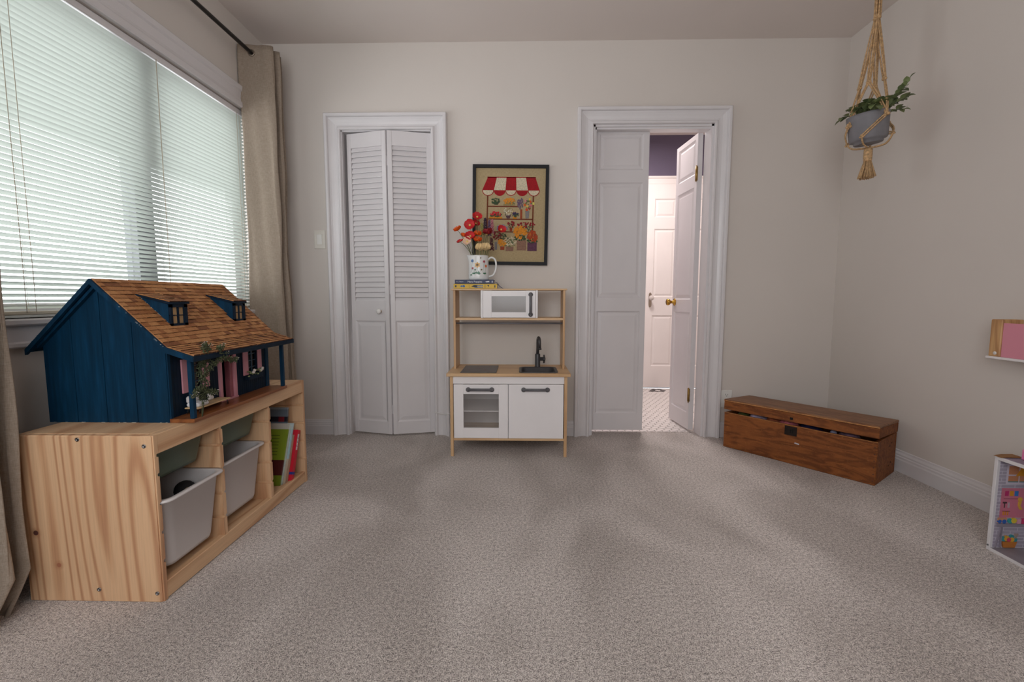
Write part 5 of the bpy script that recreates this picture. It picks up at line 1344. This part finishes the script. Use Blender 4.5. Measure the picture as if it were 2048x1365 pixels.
def pr_(name, polys, col, rough=.5):
    LP_[0] += 1; d_ = MB()
    for p in polys: d_.prism([(x, z) for x, z in p], 'y', YP-.00025*LP_[0], YP)
    return part(d_, name, plain('print_%s_%d' % (name, LP_[0]), col, rough, var=.03), ph)
def rc_(x0, x1, z0, z1): return [(x0, z0), (x1, z0), (x1, z1), (x0, z1)]
def ci_(x, z, r, n=16): return [(x+r*math.cos(2*PI*k/n), z+r*math.sin(2*PI*k/n)) for k in range(n)]
pr_('printed_window_frame', [rc_(1.757, 1.905, .252, .328)], (212, 200, 214))
pr_('printed_window_panes', [rc_(1.764, 1.800, .259, .283), rc_(1.764, 1.800, .288, .320), rc_(1.804, 1.895, .259, .283), rc_(1.804, 1.895, .288, .320)], (206, 140, 100))
pr_('printed_horizon', [rc_(1.764, 1.800, .259, .263), rc_(1.804, 1.895, .259, .263)], (90, 140, 140))
pr_('printed_lamp', [[(1.790, .283), (1.832, .283), (1.828, .292), (1.815, .312), (1.807, .312), (1.796, .292)], rc_(1.810, 1.812, .312, .330)], (222, 152, 34))
pr_('printed_pegboard', [rc_(1.7455, 1.905, .126, .237)], (206, 120, 140))
pr_('printed_notes', [rc_(1.757, 1.770, .208, .227)], (190, 50, 110)); pr_('printed_notes', [rc_(1.774, 1.787, .208, .227)], (222, 152, 40)); pr_('printed_notes', [rc_(1.791, 1.804, .208, .227)], (50, 120, 190))
pr_('printed_rails', [rc_(1.754, 1.806, .197, .1985), rc_(1.752, 1.780, .150, .1515)], (120, 60, 70))
pr_('printed_hammer', [rc_(1.757, 1.760, .164, .184), rc_(1.752, 1.766, .180, .186)], (90, 70, 70)); pr_('printed_tools', [rc_(1.770, 1.776, .164, .184)], (196, 170, 180))
pr_('printed_brushes', [rc_(1.755, 1.759, .136, .150), rc_(1.763, 1.766, .136, .150), rc_(1.771, 1.774, .136, .150)], (214, 140, 50))
pr_('printed_tape', [ci_(1.812, .196, .008), [(1.806, .188), (1.818, .188), (1.814, .172), (1.824, .158), (1.812, .158), (1.806, .172)]], (222, 170, 70))
pr_('printed_jars', [rc_(1.740, 1.770, .106, .126)], (206, 150, 110)); pr_('printed_jars', [ci_(1.746, .112, .007), ci_(1.762, .112, .008)], (50, 100, 180)); pr_('printed_yarn', [ci_(1.784, .114, .009)], (60, 160, 160)); pr_('printed_yarn', [ci_(1.796, .116, .010)], (222, 196, 60)); pr_('printed_boxes', [rc_(1.808, 1.822, .104, .122)], (220, 160, 180)); pr_('printed_boxes', [rc_(1.824, 1.850, .104, .124)], (200, 60, 110))
pr_('printed_table', [rc_(1.737, 1.905, .092, .103), [(1.752, .092), (1.756, .092), (1.740, .014), (1.736, .014)], rc_(1.754, 1.758, .014, .092)], (150, 142, 154))
pr_('printed_yarn_balls', [ci_(1.766, .046, .009), ci_(1.794, .054, .008), ci_(1.806, .044, .008)], (60, 150, 156)); pr_('printed_yarn_balls', [ci_(1.776, .048, .010), ci_(1.794, .044, .009)], (222, 170, 60)); pr_('printed_yarn_balls', [ci_(1.783, .044, .008)], (206, 70, 100))
pr_('printed_needles', [[(1.806, .048), (1.8075, .048), (1.816, .066), (1.814, .066)], [(1.802, .05), (1.8035, .05), (1.808, .066), (1.806, .066)]], (170, 150, 140))
pr_('printed_basket', [[(1.761, .036), (1.813, .036), (1.806, .014), (1.766, .014)]], (196, 122, 54))
single(MB().cbox(1.768, 1.868, 1.555, 1.626, PH_+.0003, PH_+.040, .004), 'toy_block', plain('pink_toy_plastic', (232, 128, 178), .4, var=.03), 'bright pink toy box on top of the printed toy house', 'toy')

# thin white cable hugging the closet casing behind the play kitchen
single(MB().tube(cat_rom([(-.588, 3.030, .162), (-.560, 3.024, .156), (-.520, 3.014, .152), (-.484, 3.012, .153), (-.474, 3.020, .152), (-.470, 3.048, .150)], 5), .0022, 6), 'cable', m_rocker, 'thin white cable stuck across the closet casing low beside the play kitchen', 'cable')
